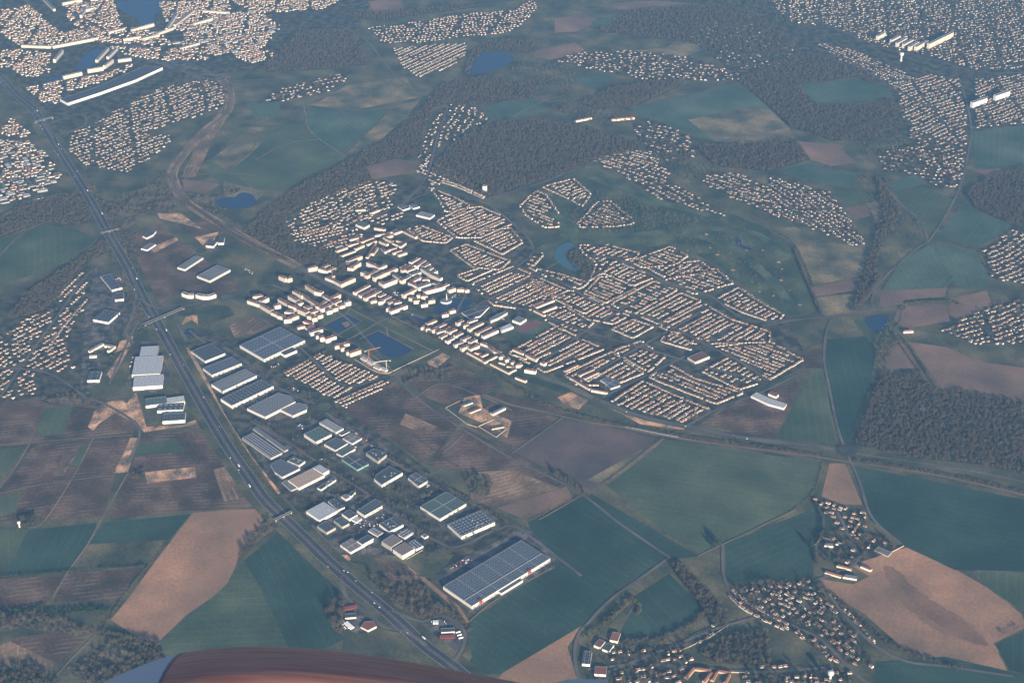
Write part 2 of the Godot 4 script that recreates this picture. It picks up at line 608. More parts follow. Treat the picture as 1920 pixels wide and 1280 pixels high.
var garden_spots := []
var house_cells := {}
func add_house(key: String, p: Vector2, turn: float, kind: int, size := 1.0) -> void:
	houses.append({"p": p, "turn": turn, "kind": kind, "key": key, "wall": [0, 0, 1, 1, 2, 3][rng.randi() % 6], "roof": [0, 0, 0, 1, 2, 3][rng.randi() % 6], "s": size * 0.74 * rng.randf_range(0.9, 1.1)})
	var c := Vector2i(p / 20.0)
	if not house_cells.has(c): house_cells[c] = []
	house_cells[c].append(p)

func near_house(p: Vector2, r: float) -> bool:
	var c := Vector2i(p / 20.0)
	for x in range(c.x - 1, c.x + 2):
		for y in range(c.y - 1, c.y + 2):
			for q in house_cells.get(Vector2i(x, y), []):
				if p.distance_to(q) < r:
					return true
	return false

func rows(key: String, flat: Array, gap: float, kinds := [0, 0, 1, 2], size := 1.0, wob := 1.5) -> void:
	# single row of houses along a street
	var p := smooth(pv(flat), gap)
	for i in p.size() - 1:
		var t := p[i + 1] - p[i]
		if rng.randf() < 0.94:
			add_house(key, p[i] + Vector2(rng.randf_range(-wob, wob), rng.randf_range(-wob, wob)), -t.angle() + rng.randf_range(-0.06, 0.06), kinds[rng.randi() % kinds.size()], size)

const HOUSE_LABELS := {
	"square": ["house with %s roof in the estate between warehouses and square basins", "houses of the small estate beside the warehouses"],
	"town": ["house with %s tiled roof in the planned town beside the avenue", "houses of the planned town"],
	"ring": ["house with %s roof in a curved row by the golf course", "houses by the golf course"],
	"hamlet": ["old village house with %s roof among bare trees by ploughed field", "houses of the village by the ploughed field"],
	"farm": ["house with %s roof in the hamlet with the walled garden", "houses of the hamlet north of the village"],
	"east": ["house with %s roof in the old village beside brown fields", "houses of the village beside the brown fields"],
	"west": ["house with %s roof between the wood and the motorway", "houses of the village beside the motorway"],
	"far": ["house with %s roof in a distant suburb", "houses of the distant suburbs"],
}

func build_houses() -> void:
	houses.sort_custom(func(a, b): return v3(a.p).distance_squared_to(EYE) < v3(b.p).distance_squared_to(EYE))
	var near := mini(298, houses.size())
	for i in near:
		var h: Dictionary = houses[i]
		var l: Array = HOUSE_LABELS[h.key]
		var o := thing("house", "%s %s" % [["cream", "white", "ochre", "cream"][h.wall] + [" gabled", " long low", " hip-roofed", " long"][h.kind], l[0] % ["brown", "orange", "grey", "brown"][h.roof]], "house", v3(h.p), h.turn, l[1])
		o.scale = Vector3.ONE * h.s
		var k: Array = house_kinds[h.kind]
		put("wall", k[0], o).material_override = M[WALL_MATS[h.wall]]
		var rf := put("roof", k[1], o)
		rf.material_override = M[ROOF_MATS[h.roof]]
		put("chimney", k[2], rf).material_override = M[WALL_MATS[h.wall]]
	var rest := thing("distant_houses", "hundreds of small pale houses with tiled roofs filling the town and suburbs", "houses")
	rest.set_meta("kind", "stuff")
	for k in house_kinds.size():
		var mine := houses.slice(near).filter(func(h): return h.kind == k)
		if mine.is_empty():
			continue
		for part in 2:
			var mm := MultiMesh.new()
			mm.transform_format = MultiMesh.TRANSFORM_3D
			mm.use_colors = true
			var src: ArrayMesh = house_kinds[k][part].duplicate()
			src.surface_set_material(0, M.house_wall if part == 0 else M.house_roof)
			mm.mesh = src
			mm.instance_count = mine.size()
			for i in mine.size():
				var h: Dictionary = mine[i]
				mm.set_instance_transform(i, Transform3D(Basis(Vector3.UP, h.turn).scaled(Vector3.ONE * h.s), v3(h.p)))
				mm.set_instance_color(i, WALLS[h.wall] if part == 0 else ROOFS[h.roof])
			var o := MultiMeshInstance3D.new()
			o.name = "walls" if part == 0 else "roofs"
			o.multimesh = mm
			rest.add_child(o, true)
	print("houses ", houses.size(), " gardens ", garden_spots.size(), " trees ", tree_count)

# ---------------------------------------------------------------- apartment blocks
# a bar stands behind its front line (seen from the camera); roofs: "hip", "flat"
func block(called: String, label: String, group: String, flat: Array, depth: float, high: float, wall := "cream", roof := "tile_brown", shape := "hip", category := "apartment block") -> Node3D:
	var a := Vector2(flat[0], flat[1])
	var b := Vector2(flat[2], flat[3])
	var u := (b - a).normalized()
	var back := Vector2(u.y, -u.x)
	if back.y > 0.0: back = -back
	var c := (a + b) / 2 + back * depth / 2
	var w := a.distance_to(b)
	if group and label.begins_with("cream "):
		label = ("short " if w < 24.0 else ("long " if w > 46.0 else "mid-length ")) + label.replace("cream", wall).replace("brown", "brown" if roof == "tile_brown" else "grey")
	var o := thing(called, label, category, v3(c), -u.angle(), group)
	var ws := Shape.new()
	var rs := Shape.new()
	if shape == "hip":
		gabled(w, depth, high, high + depth * 0.24, ws, rs, Vector3.ZERO, minf(depth * 0.4, w * 0.3))
	else:
		flat_top(ws, rs, PackedVector2Array([Vector2(-w / 2, -depth / 2), Vector2(w / 2, -depth / 2), Vector2(w / 2, depth / 2), Vector2(-w / 2, depth / 2)]), high)
	put("wall", ws.mesh(M[wall]), o)
	put("roof", rs.mesh(M[roof]), o)
	if high > 9.0:
		var gs := Shape.new()
		var n := maxi(1, int(w / 4.2))
		var storeys := int(high / 3.0)
		for side in [-1.0, 1.0]:
			for f in storeys:
				for i in n:
					var x: float = -w / 2 + (i + 0.5) * w / n
					gs.box(Vector3(x, f * 3.0 + 1.0, side * depth / 2), Vector3(1.5, 1.6, 0.24))
		put("windows", gs.mesh(M.glass_dark), o).set_meta("kind", "stuff")
		if shape == "hip" and w > 16.0:
			var cs := Shape.new()
			cs.box(Vector3(w * 0.2, high, 0.8), Vector3(1.2, depth * 0.24 + 1.2, 1.0))
			put("chimney", cs.mesh(M[wall]), o)
	roads.append([a + back * depth / 2, b + back * depth / 2, depth / 2 + 2.0])
	return o

func flat_top(ws: Shape, rs: Shape, poly: PackedVector2Array, high: float, rim := 0.45, sink := 0.4, ps: Shape = null) -> PackedVector2Array:
	# walls, a parapet and a sunken roof over any outline
	if Geometry2D.is_polygon_clockwise(poly):
		poly.reverse()
	var inset := Geometry2D.offset_polygon(poly, -rim)
	var inner: PackedVector2Array = inset[0] if inset.size() else poly
	if ps == null: ps = ws
	var n := poly.size()
	for i in n:
		var a := poly[i]
		var b := poly[(i + 1) % n]
		ws.quad(v3(a), v3(a, high), v3(b, high), v3(b))
	for i in inner.size():
		var a := inner[i]
		var b := inner[(i + 1) % inner.size()]
		ps.quad(v3(b, high - sink), v3(b, high), v3(a, high), v3(a, high - sink))
	# ring: outline with the inner outline cut out, as strips towards the nearest inner edge
	if inner.size() == n:
		var best := 0
		for k in n:
			if inner[k].distance_to(poly[0]) < inner[best].distance_to(poly[0]): best = k
		for i in n:
			ps.quad(v3(poly[i], high), v3(inner[(i + best) % n], high), v3(inner[(i + 1 + best) % n], high), v3(poly[(i + 1) % n], high))
	var idx := Geometry2D.triangulate_polygon(inner)
	for k in range(0, idx.size(), 3):
		rs.level_tri(v3(inner[idx[k]], high - sink), v3(inner[idx[k + 1]], high - sink), v3(inner[idx[k + 2]], high - sink), inner[idx[k]], inner[idx[k + 1]], inner[idx[k + 2]])
	return inner

# ---------------------------------------------------------------- halls and warehouses
# lights: [along, across, length, width] of the roof lights; extras: "strips", "ridge", "docks", "seams"
func hall(called: String, label: String, flat: Array, high: float, roof := "roof_dark", wall := "cladding_white", lights := [], extras := [], category := "warehouse", group := "") -> Node3D:
	var poly := pv(flat)
	var c := Vector2.ZERO
	for p in poly: c += p
	c /= poly.size()
	var u := Vector2.RIGHT
	var far := 0.0
	for i in poly.size():
		var e := poly[(i + 1) % poly.size()] - poly[i]
		if e.length() > far:
			far = e.length(); u = e.normalized()
	if u.x < 0.0: u = -u
	var turn := -u.angle()
	var o := thing(called, label, category, v3(c), turn, group)
	var loc := PackedVector2Array()
	for p in poly:
		loc.append((p - c).rotated(-u.angle()))
	if loc.size() == 4:
		# drawn as a true rectangle: mean of the opposite sides
		var hx := 0.0
		var hz := 0.0
		for p in loc:
			hx += absf(p.x) / 4; hz += absf(p.y) / 4
		loc = PackedVector2Array([Vector2(-hx, -hz), Vector2(hx, -hz), Vector2(hx, hz), Vector2(-hx, hz)])
	var lo := loc[0]
	var hi := loc[0]
	for p in loc:
		lo = lo.min(p); hi = hi.max(p)
	var ws := Shape.new()
	var rs := Shape.new()
	var ps := Shape.new()
	var inner := flat_top(ws, rs, loc, high, 0.45, 0.4, ps)
	put("wall", ws.mesh(M[wall]), o)
	put("parapet", ps.mesh(M.parapet), o)
	var rf := put("roof", rs.mesh(M[roof]), o)
	var top := high - 0.4
	if lights:
		var ls := Shape.new()
		for i in int(lights[0]):
			for k in int(lights[1]):
				var p := Vector2(lerpf(lo.x, hi.x, (i + 0.5) / lights[0]), lerpf(lo.y, hi.y, (k + 0.5) / lights[1]))
				if Geometry2D.is_point_in_polygon(p, inner):
					ls.box(v3(p, top), Vector3(lights[2], 0.3, lights[3]))
		if ls.v.size():
			put("skylights", ls.mesh(M.skylight), rf).set_meta("kind", "stuff")
	if "strips" in extras:
		for i in 5:
			var ss := Shape.new()
			var x := lerpf(lo.x, hi.x, (i + 1.0) / 6.0)
			ss.box(v3(Vector2(x, (lo.y + hi.y) / 2), top), Vector3(5.0, 0.25, hi.y - lo.y - 4.0))
			put("roof_strip", ss.mesh(M.roof_grey), rf)
	if "ridge" in extras:
		var ss := Shape.new()
		ss.box(v3(Vector2((lo.x + hi.x) / 2, lerpf(lo.y, hi.y, 0.72)), top), Vector3(hi.x - lo.x - 2.0, 0.9, 1.6))
		put("fire_wall", ss.mesh(M.parapet), rf)
	if "seams" in extras:
		for i in 2:
			var ss := Shape.new()
			if i == 0: ss.box(v3((lo + hi) / 2, top), Vector3(hi.x - lo.x - 2.0, 0.5, 1.2))
			else: ss.box(v3((lo + hi) / 2, top), Vector3(1.2, 0.6, hi.y - lo.y - 2.0))
			put("fire_wall", ss.mesh(M.parapet), rf)
	if "bands" in extras:
		var n := int((hi.y - lo.y) / 7.0)
		for i in n:
			var ss := Shape.new()
			ss.box(v3(Vector2((lo.x + hi.x) / 2, lerpf(lo.y, hi.y, (i + 0.5) / n)), top), Vector3(hi.x - lo.x - 5.0, 0.5, 2.0))
			put("roof_band", ss.mesh(M.roof_pale), rf)
	if "docks" in extras:
		var n := int((hi.x - lo.x) / 14.0)
		for i in n:
			if i % 4 == 3: continue
			var ss := Shape.new()
			ss.box(v3(Vector2(lerpf(lo.x, hi.x, (i + 0.5) / n), hi.y + 1.6)), Vector3(9.0, 4.6, 3.2))
			put("loading_dock", ss.mesh(M.cladding_grey), o)
			var ds := Shape.new()
			ds.box(v3(Vector2(lerpf(lo.x, hi.x, (i + 0.5) / n), hi.y + 3.25), 0.4), Vector3(6.5, 3.2, 0.2))
			put("shutter", ds.mesh(M.glass_dark), o)
	if "plant" in extras:
		for i in 5:
			var ss := Shape.new()
			ss.box(v3(Vector2(lerpf(lo.x, hi.x, rng.randf_range(0.15, 0.85)), lerpf(lo.y, hi.y, rng.randf_range(0.2, 0.8))), top), Vector3(4, 1.8, 3))
			put("ventilator", ss.mesh(M.parapet), rf)
	var vs := Shape.new()
	if high > 7.0:
		var n := maxi(1, int((hi.x - lo.x) / 16.0))
		for i in n:
			vs.box(v3(Vector2(lerpf(lo.x, hi.x, (i + 0.5) / n), hi.y), high * 0.55), Vector3(9.0, 1.0, 0.3))
		put("window_band", vs.mesh(M.glass_dark), o).set_meta("kind", "stuff")
	var edge := u * (hi.x - lo.x) / 2
	roads.append([c - edge * 0.8, c + edge * 0.8, (hi.y - lo.y) / 2 + 2.0])
	return o

# ---------------------------------------------------------------- vehicles
var car_mesh := {}
func make_cars() -> void:
	var s := Shape.new()
	s.box(Vector3(0, 0.3, 0), Vector3(4.5, 0.75, 1.8))
	s.box(Vector3(-0.2, 1.05, 0), Vector3(2.3, 0.55, 1.6))
	car_mesh.car = s
	s = Shape.new()
	s.box(Vector3(-0.6, 0.9, 0), Vector3(9.5, 2.9, 2.5))
	s.box(Vector3(5.3, 0.5, 0), Vector3(2.0, 2.7, 2.4))
	car_mesh.lorry = s
	s = Shape.new()
	for x in [-1.4, 1.4]:
		for z in [-0.8, 0.8]:
			s.box(Vector3(x, 0, z), Vector3(0.65, 0.6, 0.22))
	car_mesh.car_wheels = s
	s = Shape.new()
	for x in [-4.0, -2.6, 4.9]:
		for z in [-1.1, 1.1]:
			s.box(Vector3(x, 0, z), Vector3(1.0, 0.95, 0.3))
	car_mesh.lorry_wheels = s

func vehicle(kind: String, p: Vector2, turn: float, colour: String, label: String, group: String) -> void:
	var o := thing("parked_car" if kind == "car" and "parked" in label else kind, label, kind, v3(p, 2.25), turn, group)
	var key := kind + colour
	if not car_mesh.has(key): car_mesh[key] = car_mesh[kind].mesh(M[colour])
	var wk := kind + "_tyres"
	if not car_mesh.has(wk): car_mesh[wk] = car_mesh[kind + "_wheels"].mesh(M.car_dark)
	put("body", car_mesh[key], o)
	put("wheels", car_mesh[wk], o)

func lane_traffic(flat: Array, offs: Array, share: float, label: String, group: String, lorries := 0.25) -> void:
	var p := smooth(pv(flat), 60.0)
	for i in p.size() - 1:
		var t := (p[i + 1] - p[i]).normalized()
		for off in offs:
			if rng.randf() > share: continue
			var q: Vector2 = p[i] + t * rng.randf_range(0, 55) + Vector2(-t.y, t.x) * off
			var lorry := rng.randf() < lorries
			var kind := "lorry" if lorry else "car"
			vehicle(kind, q, -t.angle() + (PI if off < 0 else 0.0), "car_white" if lorry or rng.randf() < 0.6 else ["car_silver", "car_dark", "car_red"][rng.randi() % 3], label % kind, group % kind)

func parking(flat: Array, gap: float, lines: int, share: float, label: String, group: String) -> void:
	var a := Vector2(flat[0], flat[1])
	var b := Vector2(flat[2], flat[3])
	var u := (b - a).normalized()
	var w := Vector2(-u.y, u.x)
	var n := int(a.distance_to(b) / gap)
	for l in lines:
		for i in n:
			if rng.randf() < share:
				vehicle("car", a + u * (i + 0.5) * gap + w * l * 7.0, -w.angle() + rng.randf_range(-0.05, 0.05), ["car_white", "car_white", "car_silver", "car_dark", "car_red"][rng.randi() % 5], label, group)

# ================================================================ the place
func _ready() -> void:
	rng.seed = 20260
	var cam := Camera3D.new()
	cam.name = "camera"
	add_child(cam)
	cam.position = EYE
	cam.rotation_degrees = Vector3(-30.5, 0, 0)
	cam.fov = 24.06
	cam.near = 0.5
	cam.far = 60000.0
	cam.current = true

	var sky_mat := ProceduralSkyMaterial.new()
	sky_mat.sky_top_color = Color(0.40, 0.53, 0.75)
	sky_mat.sky_horizon_color = Color(0.66, 0.75, 0.86)
	sky_mat.sky_curve = 0.12
	sky_mat.ground_bottom_color = Color(0.25, 0.28, 0.30)
	sky_mat.ground_horizon_color = Color(0.60, 0.68, 0.78)
	var env := Environment.new()
	env.background_mode = Environment.BG_SKY
	env.sky = Sky.new()
	env.sky.sky_material = sky_mat
	env.background_energy_multiplier = 0.38
	env.tonemap_mode = Environment.TONE_MAPPER_LINEAR
	env.tonemap_exposure = 2.65
	env.sdfgi_enabled = true
	env.ssao_enabled = true
	env.ssil_enabled = true
	# haze between the aeroplane and the far suburbs
	env.fog_enabled = true
	env.fog_density = 0.000032
	env.fog_light_color = lin(0.27, 0.58, 1.0)
	var we := WorldEnvironment.new()
	we.name = "world_environment"
	we.environment = env
	add_child(we)

	var sun := DirectionalLight3D.new()
	sun.name = "sun"
	sun.light_color = Color(1.0, 0.92, 0.80)
	sun.light_energy = 1.6
	sun.light_angular_distance = 0.5
	sun.shadow_enabled = true
	var az := deg_to_rad(20.0)
	var el := deg_to_rad(15.5)
	var to_sun := Vector3(sin(az) * cos(el), sin(el), cos(az) * cos(el))
	add_child(sun)
	sun.look_at_from_position(Vector3.ZERO, -to_sun, Vector3.UP)

	make_materials()
	make_trees()
	make_houses()
	make_cars()
	land_cover()
	streets()
	halls()
	apartments()
	landmarks()
	index_roads()
	woods()
	estates()
	build_houses()
	mass("garden_trees", "small bare trees and shrubs scattered through the gardens of the houses", "garden trees", garden_spots)
	traffic()
	aeroplane()

func land_cover() -> void:
	var g := Shape.new()
	var corner := [Vector2(-12000, 2000), Vector2(12000, 2000), Vector2(12000, -16000), Vector2(-12000, -16000)]
	for k in [[0, 1, 2], [0, 2, 3]]:
		g.level_tri(v3(corner[k[0]]), v3(corner[k[1]]), v3(corner[k[2]]), corner[k[0]], corner[k[1]], corner[k[2]])
	tag(put("ground", g.mesh(M.meadow)), "flat grey-green farmland reaching away in the haze", "", "", "structure")
	# town ground
	fields("gardens", "town_ground", "dark ground of streets and gardens under the town", [
		[-903,-4696,-742,-4925,-605,-5047,-794,-5130,-824,-5304,-537,-5654,-328,-5605,0,-5348,48,-5173,253,-4771,662,-4696,896,-4587,935,-4282,709,-4080,517,-3920,258,-4080,65,-4156,-222,-4414,-384,-4552,-550,-4641,-681,-4552],
		[-1717,-4696,-1539,-4925,-1465,-4925,-1348,-4771,-1252,-4482,-1247,-4219,-1313,-4111,-1451,-4080,-1535,-4036],
		[-727,-4219,-610,-4364,-360,-4172,-509,-4007],
		[-1065,-4448,-1025,-4517,-871,-4414,-699,-4552,-594,-4380,-697,-4250,-579,-4066,-441,-3949,-194,-3651,57,-3408,124,-3272,-106,-3082,-232,-3229,-444,-3294,-725,-3729,-895,-4036],
		[-2570,-7790,-696,-7790,-756,-7245,-1176,-6826,-1489,-6695,-1819,-6098,-2304,-6826],
		[776,-7790,2570,-7790,2127,-6182,1501,-6043,1607,-6695,1317,-6961],
	])
	# ---- near fields
	fields("soil", "ploughed_field", "pale bare ploughed field", [
		[-864,-3500,-782,-3512,-683,-3519,-668,-3474,-692,-3385,-712,-3328,-715,-3268,-725,-3203,-753,-3148,-808,-3078,-846,-3003,-859,-2977,-916,-2993,-1009,-3009,-966,-3140,-919,-3317],
		[191,-3056,156,-3003,134,-2960,143,-2907,163,-2824,-50,-2824,-19,-2873],
		[900,-3734,945,-3734,956,-3536,903,-3539,851,-3576],
		[1037,-3348,1142,-3259,1206,-3186,1266,-3082,1265,-3032,1167,-2972,1176,-2870,1064,-2877,951,-2945,875,-3082,774,-3197,791,-3218,869,-3197,916,-3229,882,-3268,947,-3317],
		[-335,-3244,-248,-3259,-218,-3218,-133,-3113,-105,-3052,-113,-3046,-167,-3134,-232,-3216,-307,-3211],
	])
	# ragged-edged sheets of darker field colour, darkest in the middle
	sheet("darker_band", ragged(pv([959,-3272,1002,-3246,1013,-3203,1053,-3140,1116,-3068,1163,-3009,1169,-2972,1166,-2931,1113,-2950,1060,-2997,1019,-3046,981,-3115,964,-3169])), M.darker_band, "darker streak across the pale ploughed field")
	sheet("darker_band", ragged(pv([990,-3203,1019,-3169,1066,-3107,1118,-3046,1150,-2993,1152,-2964,1108,-2979,1066,-3022,1031,-3072,1000,-3140])), M.darkest_band, "darkest middle of the darker streak in the ploughed field")
	fields("stubble", "crop_field", "straw-coloured patches in the big winter crop", [
		[208,-3651,433,-3859,449,-3856,267,-3631],
	])
	fields("wheat_light", "crop_field", "light green winter crop field", [
		[-714,-3261,-696,-3294,-635,-3175,-552,-2993,-533,-2941,-831,-2922,-854,-2974,-808,-3078,-753,-3148,-725,-3203],
		[-1367,-3426,-1289,-3426,-1306,-3229,-1312,-3229],
		[441,-3856,881,-3737,836,-3601,768,-3514,624,-3408,491,-3321,418,-3401,259,-3631],
		[968,-4282,957,-4095,936,-3831,766,-3859,873,-4095],
		[1194,-3246,1324,-3246,1279,-3082,1206,-3186],
	])
	fields("wheat", "crop_field", "dark green winter wheat field with faint tramlines", [
		[-619,-3419,-562,-3362,-497,-3272,-433,-3175,-440,-3144,-466,-3082,-418,-3013,-405,-2989,-463,-2945,-533,-2941,-635,-3175,-696,-3294],
		[-1284,-3426,-1114,-3455,-1118,-3366,-1145,-3244,-1306,-3229],
		[-1092,-3459,-869,-3495,-906,-3380,-1118,-3364],
		[43,-3459,183,-3571,218,-3588,487,-3312,402,-3294,257,-3175,195,-3058,-25,-2866,-82,-2861,-102,-2926,-105,-3052,103,-3268,56,-3385],
		[404,-3239,482,-3103,447,-3042,329,-2960,266,-2983,264,-3022,314,-3123,302,-3144],
		[562,-3362,812,-3514,882,-3502,857,-3443,783,-3294,772,-3224,640,-3211,547,-3207],
		[966,-3724,1411,-3558,1325,-3250,1141,-3255,1038,-3350,965,-3466,969,-3563],
		[1172,-2968,1262,-3022,1219,-2866,1181,-2877],
		[867,-2907,1037,-2926,1217,-2861,1200,-2797,845,-2797],
		[1010,-4427,1151,-4448,1152,-4347,1098,-4156,1051,-4036,976,-3848,950,-3831,959,-4036,971,-4250],
	])
	fields("meadow", "meadow", "rough green-brown meadow", [
		[-1117,-3362,-917,-3380,-945,-3272,-1134,-3253],
		[-433,-3175,-361,-3123,-316,-3052,-205,-2935,-152,-2866,-330,-2888,-411,-2945,-410,-3003,-466,-3082],
		[-356,-3239,-307,-3211,-232,-3216,-167,-3134,-113,-3046,-96,-2926,-114,-2866,-321,-3123],
		[221,-3003,265,-3082,308,-3134,268,-3022,246,-2974],
		[-1267,-3062,-1020,-3082,-910,-2993,-831,-2922,-949,-2815,-1198,-2815],
		[-366,-3373,-280,-3339,-153,-3317,-191,-3218,-330,-3250,-445,-3305],
	])
	# ---- fallow building land
	fields("fallow", "fallow_land", "dark brown fallow land combed with furrows", [
		[-1537,-4042,-1451,-4080,-1241,-4080,-1106,-3983,-1105,-3887,-1330,-3853,-1479,-3831],
		[-1474,-3815,-1327,-3842,-1381,-3809,-1419,-3613],
		[-1370,-3829,-1219,-3853,-1236,-3651,-1252,-3478,-1375,-3455,-1412,-3588],
		[-1208,-3848,-1109,-3870,-1112,-3756,-1121,-3672,-1236,-3651],
		[-1072,-3878,-900,-3920,-846,-3823,-782,-3703,-697,-3527,-868,-3507,-1093,-3474,-1077,-3677],
		[-1280,-3651,-1112,-3667,-1103,-3488,-1246,-3466],
		[-510,-4018,-369,-4172,-274,-4080,-149,-3943,-200,-3823,-257,-3729,-307,-3809,-423,-3920],
		[-200,-3815,-141,-3920,3,-3788,151,-3639,59,-3576,-90,-3664,-150,-3703,-242,-3724],
		[-346,-4203,-192,-4289,-41,-4150,-89,-4080,-175,-4021,-258,-4080],
		[-41,-4111,162,-4001,8,-3796,-46,-3859,-125,-3920],
		[-1310,-3218,-1148,-3237,-1159,-3161,-1172,-3107,-1274,-3090],
		[-1145,-3242,-950,-3263,-990,-3140,-1151,-3127],
		[-1209,-2993,-1109,-3013,-1036,-2987,-1089,-2903,-1218,-2979],
		[682,-4060,886,-4181,827,-4007,762,-3864,549,-3929],
		[912,-4347,1011,-4414,971,-4250,913,-4250],
		[-1382,-5151,-1287,-5259,-1169,-5088,-971,-4847,-905,-4771,-1002,-4696,-1110,-4752,-1188,-4641,-1317,-4925],
		[-1229,-5259,-1115,-5281,-1043,-5194,-1062,-5130,-1129,-5130],
	], [-1474,-3815,-1101,-3870])
	fields("wheat_light", "crop_field", "green strip between the fallow plots", [
		[-1395,-4021,-1314,-4036,-1309,-3881,-1392,-3867], [-1471,-3804,-1396,-3820,-1426,-3639], [-1245,-3820,-1214,-3831,-1223,-3724,-1253,-3724], [-1076,-3837,-975,-3859,-941,-3796,-1073,-3766], [-1408,-3576,-1355,-3596,-1345,-3502,-1383,-3483],
	])
	fields("fallow_tan", "fallow_land", "brown fallow land with tan streaks", [
		[-1282,-5669,-1271,-6098,-1226,-6445,-1182,-6415,-1214,-6043,-1228,-5669],
		[-1077,-5679,-943,-5605,-1000,-5572,-1086,-5605], [-317,-3992,-219,-3920,-249,-3878,-330,-3934], [-1282,-3782,-1239,-3796,-1257,-3677,-1291,-3664], [-842,-3703,-786,-3729,-719,-3576,-788,-3551],
		[-361,-3305,-298,-3294,-233,-3239,-301,-3229],
		[-105,-3690,0,-3703,133,-3613,-44,-3527,-117,-3551],
		[-921,-4517,-861,-4587,-777,-4545,-827,-4465,-890,-4431],
		[-1239,-2964,-1218,-2979,-1089,-2903,-1124,-2815,-1198,-2815],
	])
	fields("soil_brown", "ploughed_field", "brown bare field", [
		[-41,-3522,151,-3621,168,-3563,43,-3464],
		[1245,-4752,1477,-4778,1456,-4711,1322,-4688,1239,-4630,1225,-4652],
		[1285,-4641,1444,-4659,1434,-4545,1272,-4492,1251,-4552],
		[1467,-4696,1606,-4752,1597,-4634,1468,-4552,1441,-4587],
		[1264,-4414,1375,-4380,1486,-4282,1602,-4250,1550,-4060,1461,-4060,1316,-4111,1296,-4219],
		[1180,-4380,1262,-4407,1265,-4250,1164,-4244],
		[1018,-4778,1233,-4855,1220,-4771,1022,-4711],
		[1243,-5394,1328,-5421,1324,-5326,1259,-5295],
		[1331,-5366,1392,-5394,1389,-5216,1336,-5190],
		[1160,-6015,1316,-5978,1359,-5805,1258,-5769,1184,-5830],
		[-586,-5754,-476,-5841,-358,-5805,-405,-5699,-536,-5649],
		[-424,-6239,-354,-6415,-330,-6385,-379,-6239,-399,-6182],
		[-1275,-5649,-1117,-5605,-1159,-5524,-1250,-5543],
		[111,-7065,300,-7172,338,-7065,175,-6940,98,-6975],
		[208,-7509,366,-7580,391,-7432,305,-7319,203,-7304],
		[-720,-7757,-578,-7823,-536,-7667,-677,-7603],
		[506,-7740,722,-7773,930,-7724,845,-7667,527,-7643],
		[1814,-5729,1925,-5754,1957,-5719,1841,-5669],
	])
	fields("soil_dark", "ploughed_field", "dark bare field", [
		[158,-3980,430,-3856,218,-3601,8,-3788,62,-3864],
	])
	fields("crop_mid", "crop_field", "green field in the middle distance", [
		[1362,-4965,1494,-5097,1515,-4847,1466,-4771,1254,-4752],
		[1500,-5105,1644,-5047,1648,-4866,1605,-4763,1507,-4790],
		[1669,-5385,1735,-5510,1761,-5357,1827,-5237,1677,-5088,1515,-5130],
		[499,-6373,1012,-6663,1091,-6385,1148,-6153,827,-6010,723,-6098,532,-6291],
		[1266,-6631,1515,-6708,1641,-6631,1644,-6506,1460,-6409,1300,-6409],
		[-869,-6385,-678,-6338,-510,-6361,-574,-6153,-681,-5882,-782,-6032,-882,-6239],
		[374,-7455,631,-7627,825,-7394,732,-7201,458,-7319],
		[1887,-6109,2136,-6176,2023,-5769,1813,-5749],
		[236,-6695,383,-6793,473,-6708,350,-6600],
		[-180,-6297,-34,-6445,92,-6476,159,-6355,-44,-6153],
		[-1130,-6415,-1008,-6445,-967,-6297,-1071,-6239],
		[1043,-5729,1180,-5805,1251,-5729,1351,-5704,1307,-5581,1189,-5605],
		[1410,-5581,1579,-5704,1589,-5605,1463,-5543],
	])
	fields("wheat_light", "crop_field", "pale green field in the middle distance", [
		[-1170,-6153,-888,-6199,-782,-6032,-658,-5856,-816,-5572,-977,-5552,-1104,-5719,-1037,-5988],
		[-1837,-5130,-1716,-5259,-1589,-5216,-1489,-5130,-1549,-4965,-1683,-4839,-1746,-4801],
		[1188,-4552,1261,-4482,1189,-4380,1144,-4414,1118,-4552],
		[1451,-5533,1573,-5581,1666,-5458,1512,-5173,1482,-5259],
		[1224,-5572,1332,-5581,1367,-5449,1255,-5403],
		[-1205,-5830,-1105,-5729,-1001,-5581,-1055,-5533,-1170,-5679],
		[-1487,-5463,-1353,-5605,-1290,-5486,-1308,-5371,-1428,-5326],
	])
	fields("stubble", "crop_field", "olive field with straw-coloured patches", [
		[934,-5216,1030,-5237,1161,-5097,1274,-5088,1266,-4886,1172,-4847,1026,-4790,1008,-5088],
		[1021,-4703,1152,-4733,1138,-4601,1027,-4580],
		[-512,-6385,-390,-6463,-476,-6182,-576,-5898,-670,-5872,-574,-6153],
		[736,-6239,1000,-6385,1087,-6355,1148,-6153,827,-6010],
		[-1195,-5830,-1082,-6153,-974,-6176,-1043,-5882,-1104,-5719],
		[-825,-6445,-727,-6631,-474,-6727,-396,-6488,-667,-6344,-873,-6403],
		[443,-7030,719,-7101,839,-7319,917,-7101,702,-6893,554,-6859],
		[-1111,-5630,-933,-5533,-978,-5417,-1090,-5371],
		[824,-6015,1148,-6153,1151,-6032,950,-5988],
		[208,-3651,433,-3859,449,-3856,267,-3631],
	])
